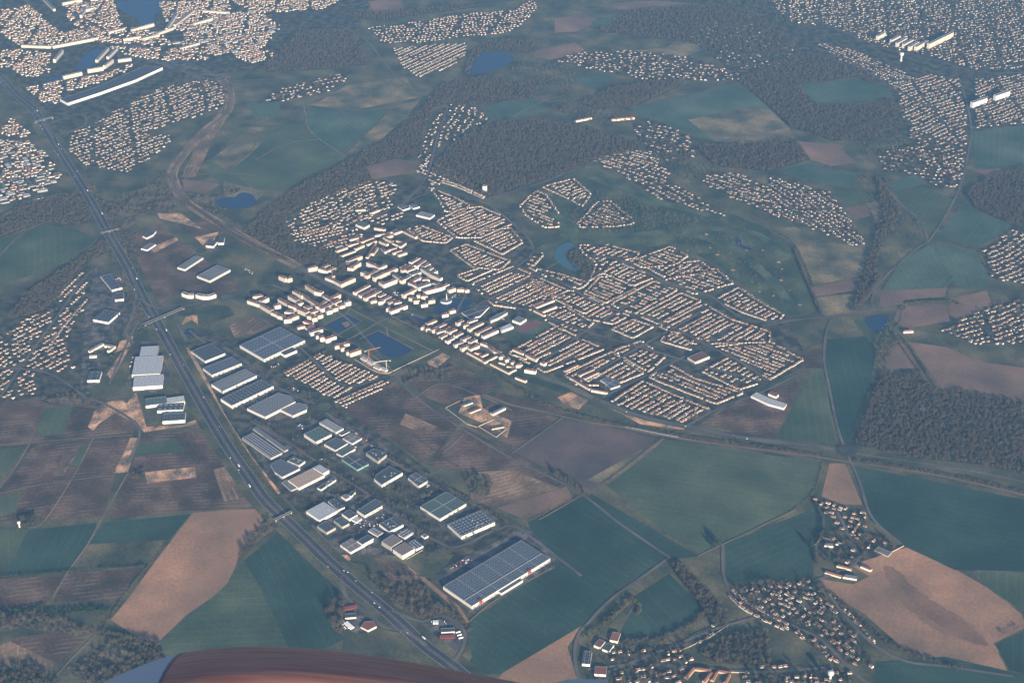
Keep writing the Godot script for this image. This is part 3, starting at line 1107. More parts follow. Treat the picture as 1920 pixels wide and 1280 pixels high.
	fields("lawn", "golf_course", "mown golf course with winding fairways", [
		[123,-5630,314,-5754,451,-5605,619,-5417,810,-5348,930,-5216,1001,-5047,1002,-4587,895,-4580,723,-4925,572,-5109,435,-5047,248,-5109,173,-5173,198,-5348],
		[76,-5088,192,-5151,265,-5047,278,-4925,255,-4809,165,-4866,93,-4965],
		[-629,-4552,-567,-4641,-419,-4552,-220,-4364,-364,-4234,-546,-4414],
		[-34,-4465,70,-4587,156,-4499,34,-4347],
		[-228,-4587,-143,-4696,-106,-4641,-175,-4552],
		[-328,-5605,-234,-5557,-180,-5440,-257,-5348,-340,-5440],
		[-1195,-4587,-1161,-4641,-1090,-4587,-1031,-4659,-940,-4641,-914,-4587,-1036,-4482,-1052,-4282,-1127,-4414],
		[-1784,-6043,-1601,-6210,-1556,-6098,-1640,-5882,-1677,-5679],
		[-1226,-4482,-1146,-4517,-1046,-4250,-897,-3949,-908,-3920,-1063,-4250,-1144,-4414],
		[-1044,-4380,-999,-4414,-905,-4095,-722,-3703,-607,-3502,-635,-3490,-833,-3837],
		[-471,-4771,83,-4250,304,-4036,286,-4007,49,-4172,-483,-4696],
	])
	# ---- bare earth
	fields("dirt", "bare_earth", "strip of orange bare earth", [
		[-1041,-4374,-1028,-4374,-968,-4250,-848,-3977,-736,-3756,-639,-3596,-648,-3571,-752,-3734,-873,-3977,-1000,-4269],
		[-550,-3438,-535,-3447,-478,-3389,-419,-3299,-431,-3281,-494,-3353],
		[-1032,-3690,-897,-3716,-882,-3664,-1015,-3636],
		[-1245,-3920,-1243,-4051,-1173,-4066,-1108,-3977,-1118,-3949,-1182,-3992,-1217,-3934,-1224,-3898],
		[-1111,-3782,-1108,-3864,-1081,-3859,-1080,-3690,-1120,-3682],
		[-1254,-4212,-1233,-4364,-1216,-4364,-1231,-4181],
		[-1253,-4347,-1255,-4414,-1219,-4448,-1214,-4380],
		[-1142,-4111,-1073,-3920,-965,-3934,-928,-3963,-994,-4095,-1040,-4219,-1021,-4250,-978,-4095,-911,-3934,-1075,-3892,-1159,-4036],
		[-267,-4289,-219,-4341,-193,-4321,-232,-4250,-258,-4266],
		[137,-4080,178,-4111,230,-4066,199,-4012,157,-4042],
		[-494,-4364,-454,-4321,-372,-4219,-393,-4212,-468,-4282],
		[-1077,-4517,-1072,-4587,-1036,-4580,-1020,-4510,-1048,-4552],
		[-145,-4080,-97,-4095,-88,-4021,0,-3949,-15,-3864,-78,-3934,-159,-3992],
		[273,-4066,379,-3963,508,-3915,503,-3903,377,-3934,269,-4045],
		[-1142,-5151,-1062,-5194,-1068,-5109,-1103,-5088],
		[-1314,-5348,-1225,-5348,-1124,-5216,-1296,-5304],
		[-462,-3831,-426,-3864,-398,-3837,-428,-3796],
		[-1289,-5067,-1209,-5151,-1196,-5130,-1262,-5026],
	])
	fields("clay_court", "sports_pitch", "reddish all-weather sports pitch", [
		[9,-4499,79,-4552,99,-4534,31,-4465],
		[-2207,-6893,-2148,-6947,-2130,-6913,-2188,-6859],
	])
	# bunkers of the golf course
	for b in [[724,-5014],[629,-4906],[664,-5039],[703,-5173],[843,-5216],[705,-5067],[772,-5026],[793,-4965],[835,-4925],[766,-4898],[879,-4847],[922,-4824],[838,-4744],[879,-4714],[959,-4652],[932,-4957],[936,-4906],[888,-5047],[623,-5047],[714,-4847],[831,-5047],[938,-4752]]:
		sheet("bunker", disc(Vector2(b[0], b[1]), rng.randf_range(4.0, 8.0), 10), M.dirt, "pale sand bunker of the golf course")
	sheet("railway_yard", pv([-1929,-7304,-1775,-7172,-1619,-7009,-1280,-6721,-1238,-6631,-1368,-6682,-1649,-6913,-1930,-7194]), M.yard, "grey railway and road corridor of the far suburb")
	# ---- yards of the industrial estate
	fields("yard", "yard", "grey paved yard of an industrial estate", [
		[-1019,-4380,-959,-4431,-818,-4282,-701,-4141,-609,-4051,-631,-3963,-724,-3949,-795,-4007,-912,-4141],
		[-634,-3920,-555,-3992,-421,-3892,-336,-3782,-362,-3716,-419,-3677,-516,-3756],
		[-804,-3906,-722,-3934,-610,-3782,-476,-3651,-499,-3576,-588,-3588,-692,-3703],
		[-564,-3502,-485,-3588,-352,-3576,-272,-3455,-226,-3385,-264,-3305,-334,-3317,-446,-3317,-511,-3408],
		[-199,-3239,36,-3443,125,-3294,110,-3261,-106,-3082],
		[-277,-3539,-177,-3613,-29,-3466,-127,-3373,-185,-3431],
		[-430,-3144,-398,-3169,-346,-3103,-328,-3042,-365,-3003,-405,-3022,-424,-3082],
		[-211,-3052,-172,-3062,-121,-3032,-117,-2983,-140,-2907,-167,-2954,-195,-3003],
		[-1184,-4156,-1187,-4414,-1110,-4414,-1057,-4219,-1067,-4095],
		[-1414,-4623,-1447,-4925,-1337,-4847,-1258,-4552,-1298,-4414,-1274,-4156,-1309,-4095],
	])
	# ---- water
	for w in [
		["lake", "blue lake beyond the railway suburb", "water", [-1980,-7724,-1901,-7790,-1717,-7958,-1751,-7708,-1720,-7611,-1747,-7548,-1729,-7455,-1785,-7409,-1831,-7509,-1899,-7588]],
		["pond", "round-ended blue pond in the scrub by the ring road", "water", [-1113,-5449,-1088,-5481,-1048,-5486,-1029,-5524,-992,-5514,-968,-5472,-962,-5421,-990,-5389,-1043,-5385,-1084,-5394]],
		["reservoir", "broad blue reservoir beside the curved estate", "water", [-210,-6793,-171,-6961,-123,-7044,-37,-7030,12,-6961,-36,-6859,-131,-6773]],
		["pond", "blue pond among the tower blocks", "water", [-1968,-6826,-1968,-6927,-1955,-7030,-1926,-7086,-1881,-7030,-1887,-6893,-1917,-6813]],
		["pond", "long blue pond behind the shopping hall", "water", [-2064,-6682,-2040,-6727,-1968,-6773,-1929,-6760,-1985,-6695,-2031,-6644]],
		["basin", "square blue basin with a planted islet", "water", [-610,-4515,-543,-4585,-493,-4539,-563,-4465]],
		["basin", "large rectangular blue basin in the park", "water", [-481,-4429,-431,-4475,-313,-4359,-356,-4311,-393,-4318]],
		["basin", "narrow blue basin beside the avenue", "water", [-357,-4562,-331,-4594,-270,-4534,-256,-4489,-291,-4503]],
		["pond", "turquoise lake of the golf course with a bent arm", "water_green", [150,-5014,171,-5088,210,-5109,220,-5076,192,-5026,198,-4957,232,-4925,221,-4886,176,-4925,153,-4973]],
		["pond", "winding blue pond beside the round church", "water", [-261,-4605,-235,-4659,-197,-4688,-134,-4688,-145,-4641,-194,-4605,-228,-4580]],
		["pond", "dark square pond beside the bent country road", "water", [1160,-4559,1229,-4580,1228,-4510,1186,-4468,1165,-4489]],
		["pond", "narrow dark pond on the golf course", "water", [802,-5151,819,-5130,821,-5088,852,-5063,841,-5051,807,-5080]],
		["pond", "small dark settling pond inside the slip road", "water", [-1057,-4482,-1053,-4496,-1031,-4492,-1029,-4458,-1055,-4458]],
	]:
		sheet(w[0], smooth_ring(pv(w[3])) if w[0] != "basin" else pv(w[3]), M[w[2]], w[1], 1.52 + 0.004 * (int(w[3][0]) % 7))
	sheet("islet", pv([-557,-4531,-537,-4541,-525,-4520,-540,-4499]), M.fallow_tan, "square planted islet in the basin", 1.58)

func ragged(p: PackedVector2Array) -> PackedVector2Array:
	var o := PackedVector2Array()
	var n := p.size()
	for i in n:
		for k in 7:
			o.append(p[i].cubic_interpolate(p[(i + 1) % n], p[(i - 1 + n) % n], p[(i + 2) % n], k / 7.0) + Vector2(rng.randf_range(-4, 4), rng.randf_range(-5, 5)))
	return o

func smooth_ring(p: PackedVector2Array) -> PackedVector2Array:
	var o := PackedVector2Array()
	var n := p.size()
	for i in n:
		for k in 4:
			o.append(p[i].cubic_interpolate(p[(i + 1) % n], p[(i - 1 + n) % n], p[(i + 2) % n], k / 4.0))
	return o

const MOTORWAY := [-2449,-6995,-2248,-6682,-2150,-6519,-2034,-6355,-1931,-6153,-1792,-5872,-1702,-5694,-1546,-5371,-1445,-5151,-1334,-4918,-1233,-4688,-1123,-4458,-1042,-4282,-965,-4117,-887,-3954,-812,-3804,-740,-3672,-680,-3563,-615,-3474,-548,-3385,-478,-3290,-393,-3186,-305,-3082,-217,-2970,-140,-2888,-62,-2797]
const AVENUE := [-742,-4925,-577,-4752,-425,-4641,-298,-4569,-190,-4482,-68,-4347,66,-4219,163,-4150,257,-4066,380,-3977,517,-3920,681,-3859,831,-3829,957,-3793]

func streets() -> void:
	road("motorway", "dual-carriageway motorway running diagonally through the fields", MOTORWAY, 38.0, "asphalt", 46.0)
	var mw := smooth(pv(MOTORWAY))
	for l in [[-17.0, 0.5], [17.0, 0.5], [-2.4, 0.3], [2.4, 0.3], [0.0, 1.6]]:
		var s := Shape.new()
		road_level += 0.005
		ribbon_shape(s, mw, l[1], road_level + 0.05, l[0])
		tag(put("lane_marking" if l[1] < 1.0 else "central_reservation", s.mesh(M.paint if l[1] < 1.0 else M.old_asphalt)), "", "", "", "structure")
	road("verge", "tan worn verge of the ring road", [-742,-4925,-869,-5047,-1027,-5216,-1221,-5440,-1306,-5630,-1323,-5779,-1271,-6098,-1207,-6326,-1233,-6568,-1288,-6695], 46.0, "fallow_tan")
	# town avenues and streets
	road("avenue", "wide tree-lined avenue through the planned town", AVENUE, 16.0, "old_asphalt", 10.0)
	for r in [
		[-2044,-5882,-1974,-5779,-1845,-5605], [-742,-4925,-869,-5047,-1027,-5216,-1221,-5440,-1306,-5630,-1323,-5779,-1271,-6098,-1207,-6326,-1233,-6568,-1288,-6695,-1422,-6859,-1623,-7030,-1932,-7319,-2183,-7627,-2323,-7873],
		[-838,-4809,-718,-4714,-562,-4587,-461,-4414,-382,-4250,-290,-4080,-157,-3920,0,-3756,177,-3601,286,-3455,410,-3305],
		[-960,-4707,-844,-4587,-679,-4380,-523,-4156,-426,-4172],
		[-574,-4021,-415,-3823,-301,-3703,-161,-3576,-57,-3431,0,-3443,56,-3385,178,-3229],
		[-1045,-4482,-990,-4414,-890,-4315,-754,-4172,-645,-4080,-567,-4027],
		[-771,-3949,-648,-3837,-544,-3729,-413,-3601,-301,-3466,-183,-3362,-140,-3350,-50,-3419],
		[48,-5173,76,-5047,19,-4925,-55,-4847,-144,-4752,-192,-4552],
		[-494,-5088,-352,-4925,-237,-4809,-99,-4714,88,-4587,258,-4465,456,-4347,614,-4250,784,-4156],
		[0,-4886,164,-4809,301,-4641,472,-4552,598,-4414,718,-4282,786,-4172],
		[282,-5006,392,-4965,528,-4809,664,-4714,769,-4552,943,-4552],
		[66,-4250,188,-4414,334,-4587,487,-4752,564,-4809],
		[163,-4150,282,-4250,408,-4380,577,-4552,658,-4659],
		[274,-4080,377,-4172,556,-4331,708,-4482],
		[-276,-4482,-159,-4605,0,-4771,168,-4965],
		[509,-3920,622,-4021,762,-4111,892,-4219],
		[834,-4517,943,-4552,1090,-4587,1220,-4623,1294,-4641],
		[1294,-4641,1202,-4623,1227,-4752,1335,-4925,1488,-5109,1592,-5067,1671,-5006],
		[1488,-5109,1497,-5281,1446,-5463,1429,-5679],
		[1488,-5109,1590,-5304,1716,-5581,1821,-5882,1912,-6210,1985,-6695],
		[1294,-4641,1275,-4552,1226,-4465,1223,-4380],
		[957,-3793,955,-3920,967,-4126,982,-4315,1019,-4482,1048,-4552],
		[957,-3793,1035,-3766,1179,-3729,1305,-3690,1433,-3639],
		[957,-3793,968,-3651,971,-3478,1026,-3362],
		[410,-3305,327,-3218,255,-3144,191,-3052,156,-2983,152,-2888,169,-2815],
		[555,-3362,544,-3207,588,-3123,683,-3042,752,-2983,809,-2870,849,-2815],
		[789,-3207,822,-3082,878,-2964,943,-2907,1041,-2888,1184,-2855],
		[228,-2870,360,-2945,497,-3022,636,-3082],
		[177,-2879,305,-2898,432,-2888,581,-2870,762,-2888],
		[882,-3502,894,-3408,901,-3294,807,-3229,769,-3207],
		[-1547,-4080,-1520,-4347,-1494,-4587,-1466,-4847,-1437,-4925],
		[-1289,-4080,-1215,-4036,-1118,-3949,-1084,-3878,-1088,-3729],
		[-1289,-4080,-1437,-4219,-1594,-4250],
		[-1233,-4156,-1229,-4414,-1223,-4552,-1254,-4448],
		[-225,-5605,-110,-5463,48,-5173],
		[-110,-5463,102,-5605,294,-5779,468,-5882],
		[-751,-5006,-581,-5216,-400,-5440,-225,-5605],
		[-400,-5440,-331,-5679,-305,-6043,-273,-6385],
		[-820,-7394,-675,-7172,-552,-6826,-391,-6476],
		[-2183,-7627,-1884,-7101,-1597,-6893,-1323,-6695,-1087,-6695],
		[1408,-7548,1576,-7319,1711,-7101,1903,-6961,2080,-6793,2303,-6780],
		[1413,-7101,1549,-6893,1675,-6568,1805,-6326],
	]:
		road("street", "grey town street" if r[1] < -4200 else "grey country road", r, 8.0, "old_asphalt")
	for r in [
		[-1477,-3826,-1329,-3848,-1103,-3875], [-1392,-3831,-1406,-3677,-1419,-3613], [-1215,-3859,-1227,-3677,-1256,-3466,-1290,-3431], [-1078,-3682,-1103,-3490,-1117,-3362,-1142,-3246,-1155,-3144], [-1412,-3588,-1277,-3639,-1113,-3672],
		[441,-3859,252,-3631], [72,-3466,191,-3576], [0,-3782,78,-3878,158,-3977], [-887,-6385,-843,-6153,-782,-6032,-658,-5856], [-871,-6403,-678,-6338,-477,-6385,-391,-6476],
		[-1015,-5830,-907,-5988,-782,-6032], [0,-6268,137,-6445,231,-6506], [-1296,-5630,-1164,-5704,-994,-5679], [-105,-3052,-40,-3134,103,-3261], [487,-3312,624,-3408,767,-3510],
		[-1016,-3003,-1058,-2907,-1092,-2815], [-290,-4080,-212,-4156,-89,-4080,0,-4007], [-1802,-5006,-1771,-5173,-1702,-5281], [-198,-3782,-140,-3878],
	]:
		road("track", "pale farm track", r, 4.0, "track")
	for r in [[290,-5679,446,-5533,617,-5394,766,-5304], [173,-5173,305,-5109,462,-5173,580,-5194], [655,-5173,794,-5047,879,-4847,925,-4659], [717,-5216,886,-5173,952,-4965], [148,-5348,223,-5216,191,-5130], [94,-5047,133,-5088,192,-5139]]:
		road("fairway", "paler mown fairway of the golf course", r, 34.0, "fairway")
	# slip roads
	for r in [
		[-1248,-4696,-1197,-4641,-1131,-4623,-1090,-4641,-1049,-4659,-960,-4707], [-1209,-4397,-1252,-4482,-1219,-4534,-1172,-4559,-1105,-4623], [-1140,-4482,-1189,-4510,-1216,-4534], [-1042,-4414,-1101,-4552,-1105,-4623],
		[-437,-3218,-416,-3144,-358,-3082,-315,-3032,-261,-3013,-207,-2964], [-299,-3093,-224,-3052,-172,-3072,-118,-3022,-119,-2954,-140,-2907],
		[-1335,-4925,-1272,-4752,-1248,-4587,-1252,-4482], [-2091,-6297,-2001,-6297,-1871,-6043], [-1938,-6182,-1821,-6297,-1772,-6182,-1841,-6098],
	]:
		road("slip_road", "curving motorway slip road", r, 9.0, "old_asphalt", 6.0)
	# park paths beside the basins
	for r in [
		[-538,-4626,-376,-4468,-247,-4347], [-511,-4434,-433,-4541,-377,-4569], [-527,-4421,-384,-4594], [-614,-4510,-544,-4594,-492,-4541,-560,-4455],
		[-488,-4427,-432,-4482,-311,-4361], [-429,-4219,-371,-4206,-229,-4364], [-639,-4517,-564,-4455,-437,-4321,-379,-4250], [-409,-4503,-398,-4441], [-544,-4594,-539,-4637], [-396,-4573,-294,-4482],
	]:
		road("park_path", "pale gravel path in the basin park", r, 4.5, "track", 0.0, false)
	for r in [
		["large roundabout beside the warehouses", [-562,-4027], 34.0], ["roundabout where the country roads cross the railway", [959,-3796], 30.0], ["roundabout by the curved hotel", [-960,-4707], 28.0],
		["small roundabout at the building site", [256,-4066], 14.0], ["roundabout at the foot of the basin park", [-391,-4194], 16.0], ["roundabout by the scrub", [-841,-4809], 30.0],
		["roundabout at the business park", [-1101,-5043], 18.0], ["roundabout by the town hall", [601,-4364], 30.0], ["dumb-bell roundabout of the interchange", [-1075,-4605], 30.0], ["roundabout at the village turn", [1293,-4634], 14.0],
	]:
		roundabout(r[0], r[1], r[2])
	# railway
	var rl := [-89,-4095,0,-4036,111,-3992,205,-3949,331,-3912,480,-3859,675,-3809,823,-3777,948,-3740,1111,-3698,1250,-3651,1416,-3576]
	road("railway", "railway line on ballast skirting the town", rl, 9.0, "soil_brown", 12.0)
	for off in [-3.2, -1.7, 1.7, 3.2]:
		var s := Shape.new()
		road_level += 0.005
		ribbon_shape(s, smooth(pv(rl)), 0.35, road_level + 0.05, off)
		tag(put("rail", s.mesh(M.rail)), "", "", "", "structure")

func halls() -> void:
	var o := hall("warehouse", "huge dark-roofed distribution warehouse with pale roof strips and red entrance cubes", [-175.5,-3174.9,23.7,-3365.9,100.2,-3288.5,-99.6,-3099.7], 11.0, "roof_blue", "cladding_white", [36, 12, 2.4, 1.4], ["strips", "ridge", "docks"])
	for x in [-108.0, 62.0]:
		var s := Shape.new()
		s.box(Vector3(x, 0, 52.5), Vector3(9, 13.5, 7))
		put("entrance_cube", s.mesh(M.red_panel), o)
	var off := Shape.new()
	var offr := Shape.new()
	flat_top(off, offr, PackedVector2Array([Vector2(-48, 49), Vector2(28, 49), Vector2(28, 66), Vector2(-48, 66)]), 8.0)
	put("office_wing", off.mesh(M.cladding_white), o)
	put("office_roof", offr.mesh(M.roof_blue), o)
	hall("warehouse", "dark warehouse with big white skylights beside the tree-lined street", [-176.6,-3431.9,-83.7,-3498.5,-48.6,-3447.2,-126.8,-3380.8], 11.0, "roof_dark", "cladding_white", [10, 6, 6, 4], ["plant"])
	hall("warehouse", "green-grey warehouse roof quartered by pale fire walls", [-252.0,-3517.9,-179.0,-3581.9,-123.4,-3530.1,-193.3,-3460.2], 10.0, "roof_green", "cladding_white", [], ["seams"])
	hall("workshop", "small white octagonal workshop with black solar-panelled roof", [-290.1,-3652.9,-283.4,-3665.7,-266.0,-3676.1,-234.8,-3647.8,-234.4,-3637.6,-258.3,-3612.2,-269.3,-3624.9], 8.0, "roof_dark", "cladding_white", [7, 4, 3, 2], ["seams"])
	hall("warehouse", "dark warehouse with a chamfered end behind a tree belt", [-384.8,-3646.4,-380.1,-3664.3,-345.6,-3705.8,-306.2,-3674.6,-360.4,-3615.9], 10.0, "roof_dark", "cladding_white", [], ["plant"])
	hall("workshop", "tall grey workshop with a stepped white corner", [-416.8,-3770.6,-395.6,-3792.1,-361.4,-3773.2,-356.9,-3762.5,-378.7,-3728.0], 11.0, "roof_dark", "cladding_grey", [], ["plant"])
	hall("warehouse", "workshop with half white and half green-edged roof", [-484.6,-3745.6,-455.1,-3772.2,-404.0,-3721.8,-434.8,-3693.0], 7.0, "roof_dark", "cladding_green", [], ["seams"])
	hall("warehouse", "narrow green-roofed hall next to the dotted roof", [-500.8,-3773.5,-466.3,-3814.0,-446.9,-3792.3,-485.9,-3760.1], 8.0, "roof_green", "cladding_white")
	hall("warehouse", "square dark hall with a dotted roof of small skylights", [-539.0,-3820.7,-509.9,-3853.7,-472.2,-3820.7,-507.3,-3785.5], 9.0, "roof_dark", "cladding_white", [7, 6, 2.2, 1.8])
	hall("warehouse", "large grey-green hall with bright white end walls", [-605.5,-3866.1,-561.8,-3908.0,-524.7,-3863.3,-565.0,-3827.5], 11.0, "roof_green", "cladding_white", [4, 4, 3, 2])
	hall("warehouse", "long ribbed grey hall by the roundabout tree belt", [-565.9,-3932.2,-546.8,-3952.2,-490.9,-3899.7,-514.1,-3881.5], 8.0, "roof_grey", "cladding_white", [], ["bands"])
	hall("workshop", "little white-rimmed flat workshop between two halls", [-504.5,-3876.3,-483.0,-3895.9,-470.8,-3890.3,-494.4,-3868.0], 5.0, "roof_dark", "white")
	hall("workshop", "stepped workshop with two white gables beside orange earth", [-489.7,-3851.1,-465.8,-3878.9,-434.1,-3851.1,-461.1,-3823.7], 7.0, "roof_grey", "cladding_white", [], ["seams"])
	hall("warehouse", "long grey saw-toothed hall beside the motorway earth strip", [-776.7,-3855.2,-754.7,-3880.2,-656.4,-3776.2,-690.3,-3744.1], 8.0, "roof_dark", "cladding_grey", [], ["bands"])
	hall("warehouse", "narrow plain grey canopy roof behind the saw-toothed hall", [-758.1,-3902.8,-749.5,-3908.4,-639.4,-3797.9,-651.8,-3787.1], 6.0, "roof_grey", "cladding_grey")
	hall("warehouse", "stepped dark hall dotted with rows of white skylights", [-682.3,-3717.7,-657.0,-3744.1,-596.5,-3698.1,-641.5,-3655.5,-665.6,-3681.2], 8.0, "roof_dark", "cladding_white", [14, 9, 2.4, 2.0])
	hall("workshop", "cluttered workshop with white gables next to the tan roof", [-641.2,-3738.8,-613.5,-3760.1,-588.6,-3728.3,-601.9,-3712.5], 8.0, "roof_dark", "cladding_white", [4, 2, 4, 2], ["plant"])
	hall("warehouse", "long warehouse with a flat tan roof and white wall panels", [-619.3,-3638.7,-562.0,-3700.6,-523.3,-3664.3,-590.5,-3600.8], 9.0, "roof_tan", "white", [], ["seams"])
	hall("office_building", "white gridded office attached to the tan-roofed warehouse", [-561.0,-3697.7,-541.5,-3711.9,-512.5,-3684.7,-529.5,-3667.9], 11.0, "roof_pale", "white", [4, 3, 4, 4], [], "office")
	hall("workshop", "low grey loading shed at the end of the tan-roofed warehouse", [-640.9,-3636.7,-627.3,-3646.9,-593.4,-3611.4,-609.1,-3593.8], 5.0, "roof_grey", "cladding_grey")
	hall("warehouse", "slim dark hall with a curved white end wall", [-539.6,-3606.1,-500.3,-3656.9,-488.4,-3641.5,-528.8,-3601.1], 7.0, "roof_dark", "cladding_white", [], ["plant"])
	hall("warehouse", "pale grey square warehouse with a gridded roof", [-556.8,-3496.3,-512.8,-3538.8,-472.5,-3497.5,-516.4,-3454.4], 9.0, "roof_pale", "white", [12, 3, 2, 1])
	hall("workshop", "dark workshop with six white skylights beside the pale square roof", [-502.3,-3542.6,-487.5,-3554.9,-452.8,-3518.2,-470.8,-3501.2], 8.0, "roof_dark", "cladding_white", [3, 2, 5, 2])
	hall("workshop", "dark square workshop above the orange earth strip", [-521.1,-3430.9,-498.8,-3449.7,-469.2,-3423.8,-491.8,-3401.7], 9.0, "roof_dark", "cladding_grey", [4, 3, 2, 1])
	hall("workshop", "small black-roofed workshop between car parks", [-477.8,-3454.4,-462.7,-3468.7,-434.0,-3445.0,-451.5,-3425.0], 9.0, "roof_dark", "cladding_grey", [1, 4, 14, 0.6])
	hall("workshop", "black workshop with a white extension at its corner", [-458.9,-3483.0,-440.7,-3504.7,-417.0,-3480.6,-435.4,-3460.4], 9.0, "roof_dark", "white", [1, 4, 14, 0.6])
	hall("workshop", "white canopy building attached to a black workshop", [-430.1,-3463.2,-416.9,-3477.5,-404.4,-3465.6,-417.4,-3449.0], 6.0, "roof_pale", "white")
	hall("warehouse", "long dark hall with a rounded white end and dotted skylights", [-419.9,-3498.5,-373.3,-3552.2,-357.7,-3537.4,-352.1,-3519.1,-396.4,-3474.5], 10.0, "roof_dark", "cladding_white", [9, 4, 2.5, 2])
	hall("warehouse", "black-roofed showroom with two lines of white skylights", [-356.4,-3436.9,-324.2,-3467.7,-286.7,-3439.2,-324.5,-3406.5], 9.0, "roof_dark", "white", [2, 7, 2.4, 3.4], ["plant"])
	hall("workshop", "small shed with a white striped roof", [-384.5,-3411.5,-370.2,-3430.1,-341.4,-3404.5,-354.7,-3392.9], 6.0, "roof_grey", "cladding_white", [], ["bands"])
	hall("warehouse", "tall dark-roofed block with a bright white long wall", [-408.4,-3361.1,-381.0,-3387.5,-364.3,-3372.6,-391.7,-3345.2], 12.0, "roof_dark", "white")
	hall("workshop", "low brown-and-black roofed workshop with white parapets", [-451.8,-3350.4,-423.9,-3375.5,-392.3,-3350.4,-418.8,-3316.6], 8.0, "roof_brown", "white", [3, 3, 3, 2], ["seams"])
	hall("warehouse", "tall hall with a plain grey-brown roof, the farther of two twins", [-344.7,-3355.0,-314.5,-3387.0,-287.6,-3360.7,-315.3,-3334.5], 14.0, "roof_brown", "cladding_grey")
	hall("warehouse", "tall hall with a plain grey-brown roof and a cream wall, the twin beside the meadow", [-311.8,-3323.3,-281.5,-3352.7,-254.2,-3325.5,-283.8,-3296.5], 14.0, "roof_brown", "cladding_white")
	hall("workshop", "row of narrow striped sheds behind the tall twins", [-305.4,-3396.2,-280.6,-3419.5,-258.7,-3407.8,-283.4,-3381.2], 7.0, "roof_dark", "cladding_white", [], ["bands"])
	hall("workshop", "second row of narrow striped sheds beside the white fence", [-272.4,-3361.8,-257.0,-3375.5,-232.4,-3347.0,-254.6,-3330.0], 7.0, "roof_dark", "cladding_white", [], ["bands"])
	hall("workshop", "small white cube building beside the tree-lined street", [-240.3,-3392.9,-232.2,-3402.2,-221.9,-3392.9,-229.8,-3381.4], 6.0, "roof_grey", "white")
	hall("workshop", "two-part small office with white walls near the street bend", [-468.1,-3566.2,-457.5,-3578.6,-443.0,-3563.7,-453.6,-3551.3], 7.0, "roof_brown", "white")
	hall("workshop", "small office wing with a dark roof near the street bend", [-451.2,-3573.6,-441.2,-3593.5,-430.1,-3583.5,-443.3,-3566.2], 7.0, "roof_dark", "white")
	hall("warehouse", "dark gritty-roofed hall at the head of the motorway row", [-1001.7,-4335.6,-965.2,-4395.3,-906.4,-4329.1,-961.5,-4270.7], 9.0, "roof_dark", "cladding_white", [10, 6, 1.8, 1.4])
	hall("warehouse", "blue-grey hall with a pale cross band in the motorway row", [-952.7,-4232.4,-883.9,-4307.9,-841.5,-4264.3,-926.2,-4191.6], 10.0, "roof_blue", "cladding_white", [10, 4, 1.6, 1.2], ["docks"])
	hall("warehouse", "finely ribbed grey hall in the motorway row", [-912.9,-4140.4,-828.8,-4234.0,-786.3,-4189.9,-878.6,-4097.8], 10.0, "roof_grey", "white", [24, 1, 1, 38], ["docks"])
	hall("warehouse", "dark hall with pairs of long white skylights in the motorway row", [-875.5,-4057.3,-767.0,-4168.2,-725.9,-4128.2,-835.8,-4017.4], 11.0, "roof_dark", "white", [12, 5, 5, 2.4], ["docks"])
	hall("warehouse", "grey-green dotted hall with a slanting end by the roundabout", [-789.6,-4005.7,-708.3,-4091.8,-667.4,-4073.7,-649.3,-4042.5,-728.6,-3959.3], 10.0, "roof_grey", "cladding_white", [14, 7, 3, 2])
	hall("warehouse", "rounded annex of the grey-green dotted hall", [-688.8,-3999.9,-639.1,-4036.6,-619.3,-4030.7,-611.9,-4021.9,-611.1,-3999.9,-648.4,-3966.6], 9.0, "roof_grey", "cladding_white", [7, 4, 2.4, 1.6])
	hall("warehouse", "very large blue-grey warehouse opposite the small estate", [-862.6,-4375.2,-779.1,-4283.5,-663.5,-4398.6,-746.8,-4494.0], 11.0, "roof_blue", "cladding_white", [14, 8, 5, 1.4], ["seams", "docks"])
	hall("office_building", "white office annex in front of the very large warehouse", [-730.5,-4334.0,-697.9,-4363.7,-679.5,-4343.9,-716.0,-4311.1], 9.0, "roof_dark", "white", [], [], "office")
	hall("warehouse", "flat black-roofed store with a thick white rim beyond the motorway", [-1371.1,-4535.9,-1346.7,-4603.3,-1291.7,-4592.5,-1310.5,-4525.4], 9.0, "roof_dark", "white", [5, 3, 6, 1.5])
	hall("warehouse", "stepped pale blue logistics hall, its narrow head", [-1173.0,-4360.3,-1123.5,-4366.9,-1110.6,-4307.7,-1171.2,-4301.2], 12.0, "roof_pale", "cladding_grey")
	hall("warehouse", "stepped pale blue logistics hall, its broad middle", [-1173.9,-4298.0,-1094.9,-4304.5,-1084.4,-4196.1,-1176.7,-4189.8], 13.0, "roof_pale", "cladding_white", [1, 3, 70, 0.6])
	hall("warehouse", "stepped pale blue logistics hall, its white-walled end", [-1164.0,-4183.6,-1072.9,-4196.1,-1067.3,-4140.3,-1148.9,-4109.8], 12.0, "roof_pale", "white", [1, 2, 70, 0.6])
	hall("warehouse", "half-built hall with white skylights beside bare earth", [-1099.5,-4021.9,-1099.1,-4060.4,-1037.7,-4075.3,-1037.4,-4030.7], 9.0, "roof_green", "white", [6, 3, 3, 2])
	hall("warehouse", "half-built hall with a white membrane roof", [-1037.4,-4030.7,-1036.0,-4066.3,-989.4,-4075.3,-981.0,-4045.5], 9.0, "roof_pale", "white", [], ["bands"])
	hall("warehouse", "half-built dark hall in the middle of the building site", [-1066.8,-3992.6,-1045.9,-4033.7,-979.4,-4036.6,-980.6,-3998.5], 9.0, "roof_dark", "white", [5, 2, 8, 5])
	hall("warehouse", "half-built hall with bare white wall panels at its foot", [-1036.4,-3933.6,-1024.0,-3976.6,-965.5,-3985.3,-965.8,-3942.1], 10.0, "roof_dark", "white", [8, 3, 4, 1])
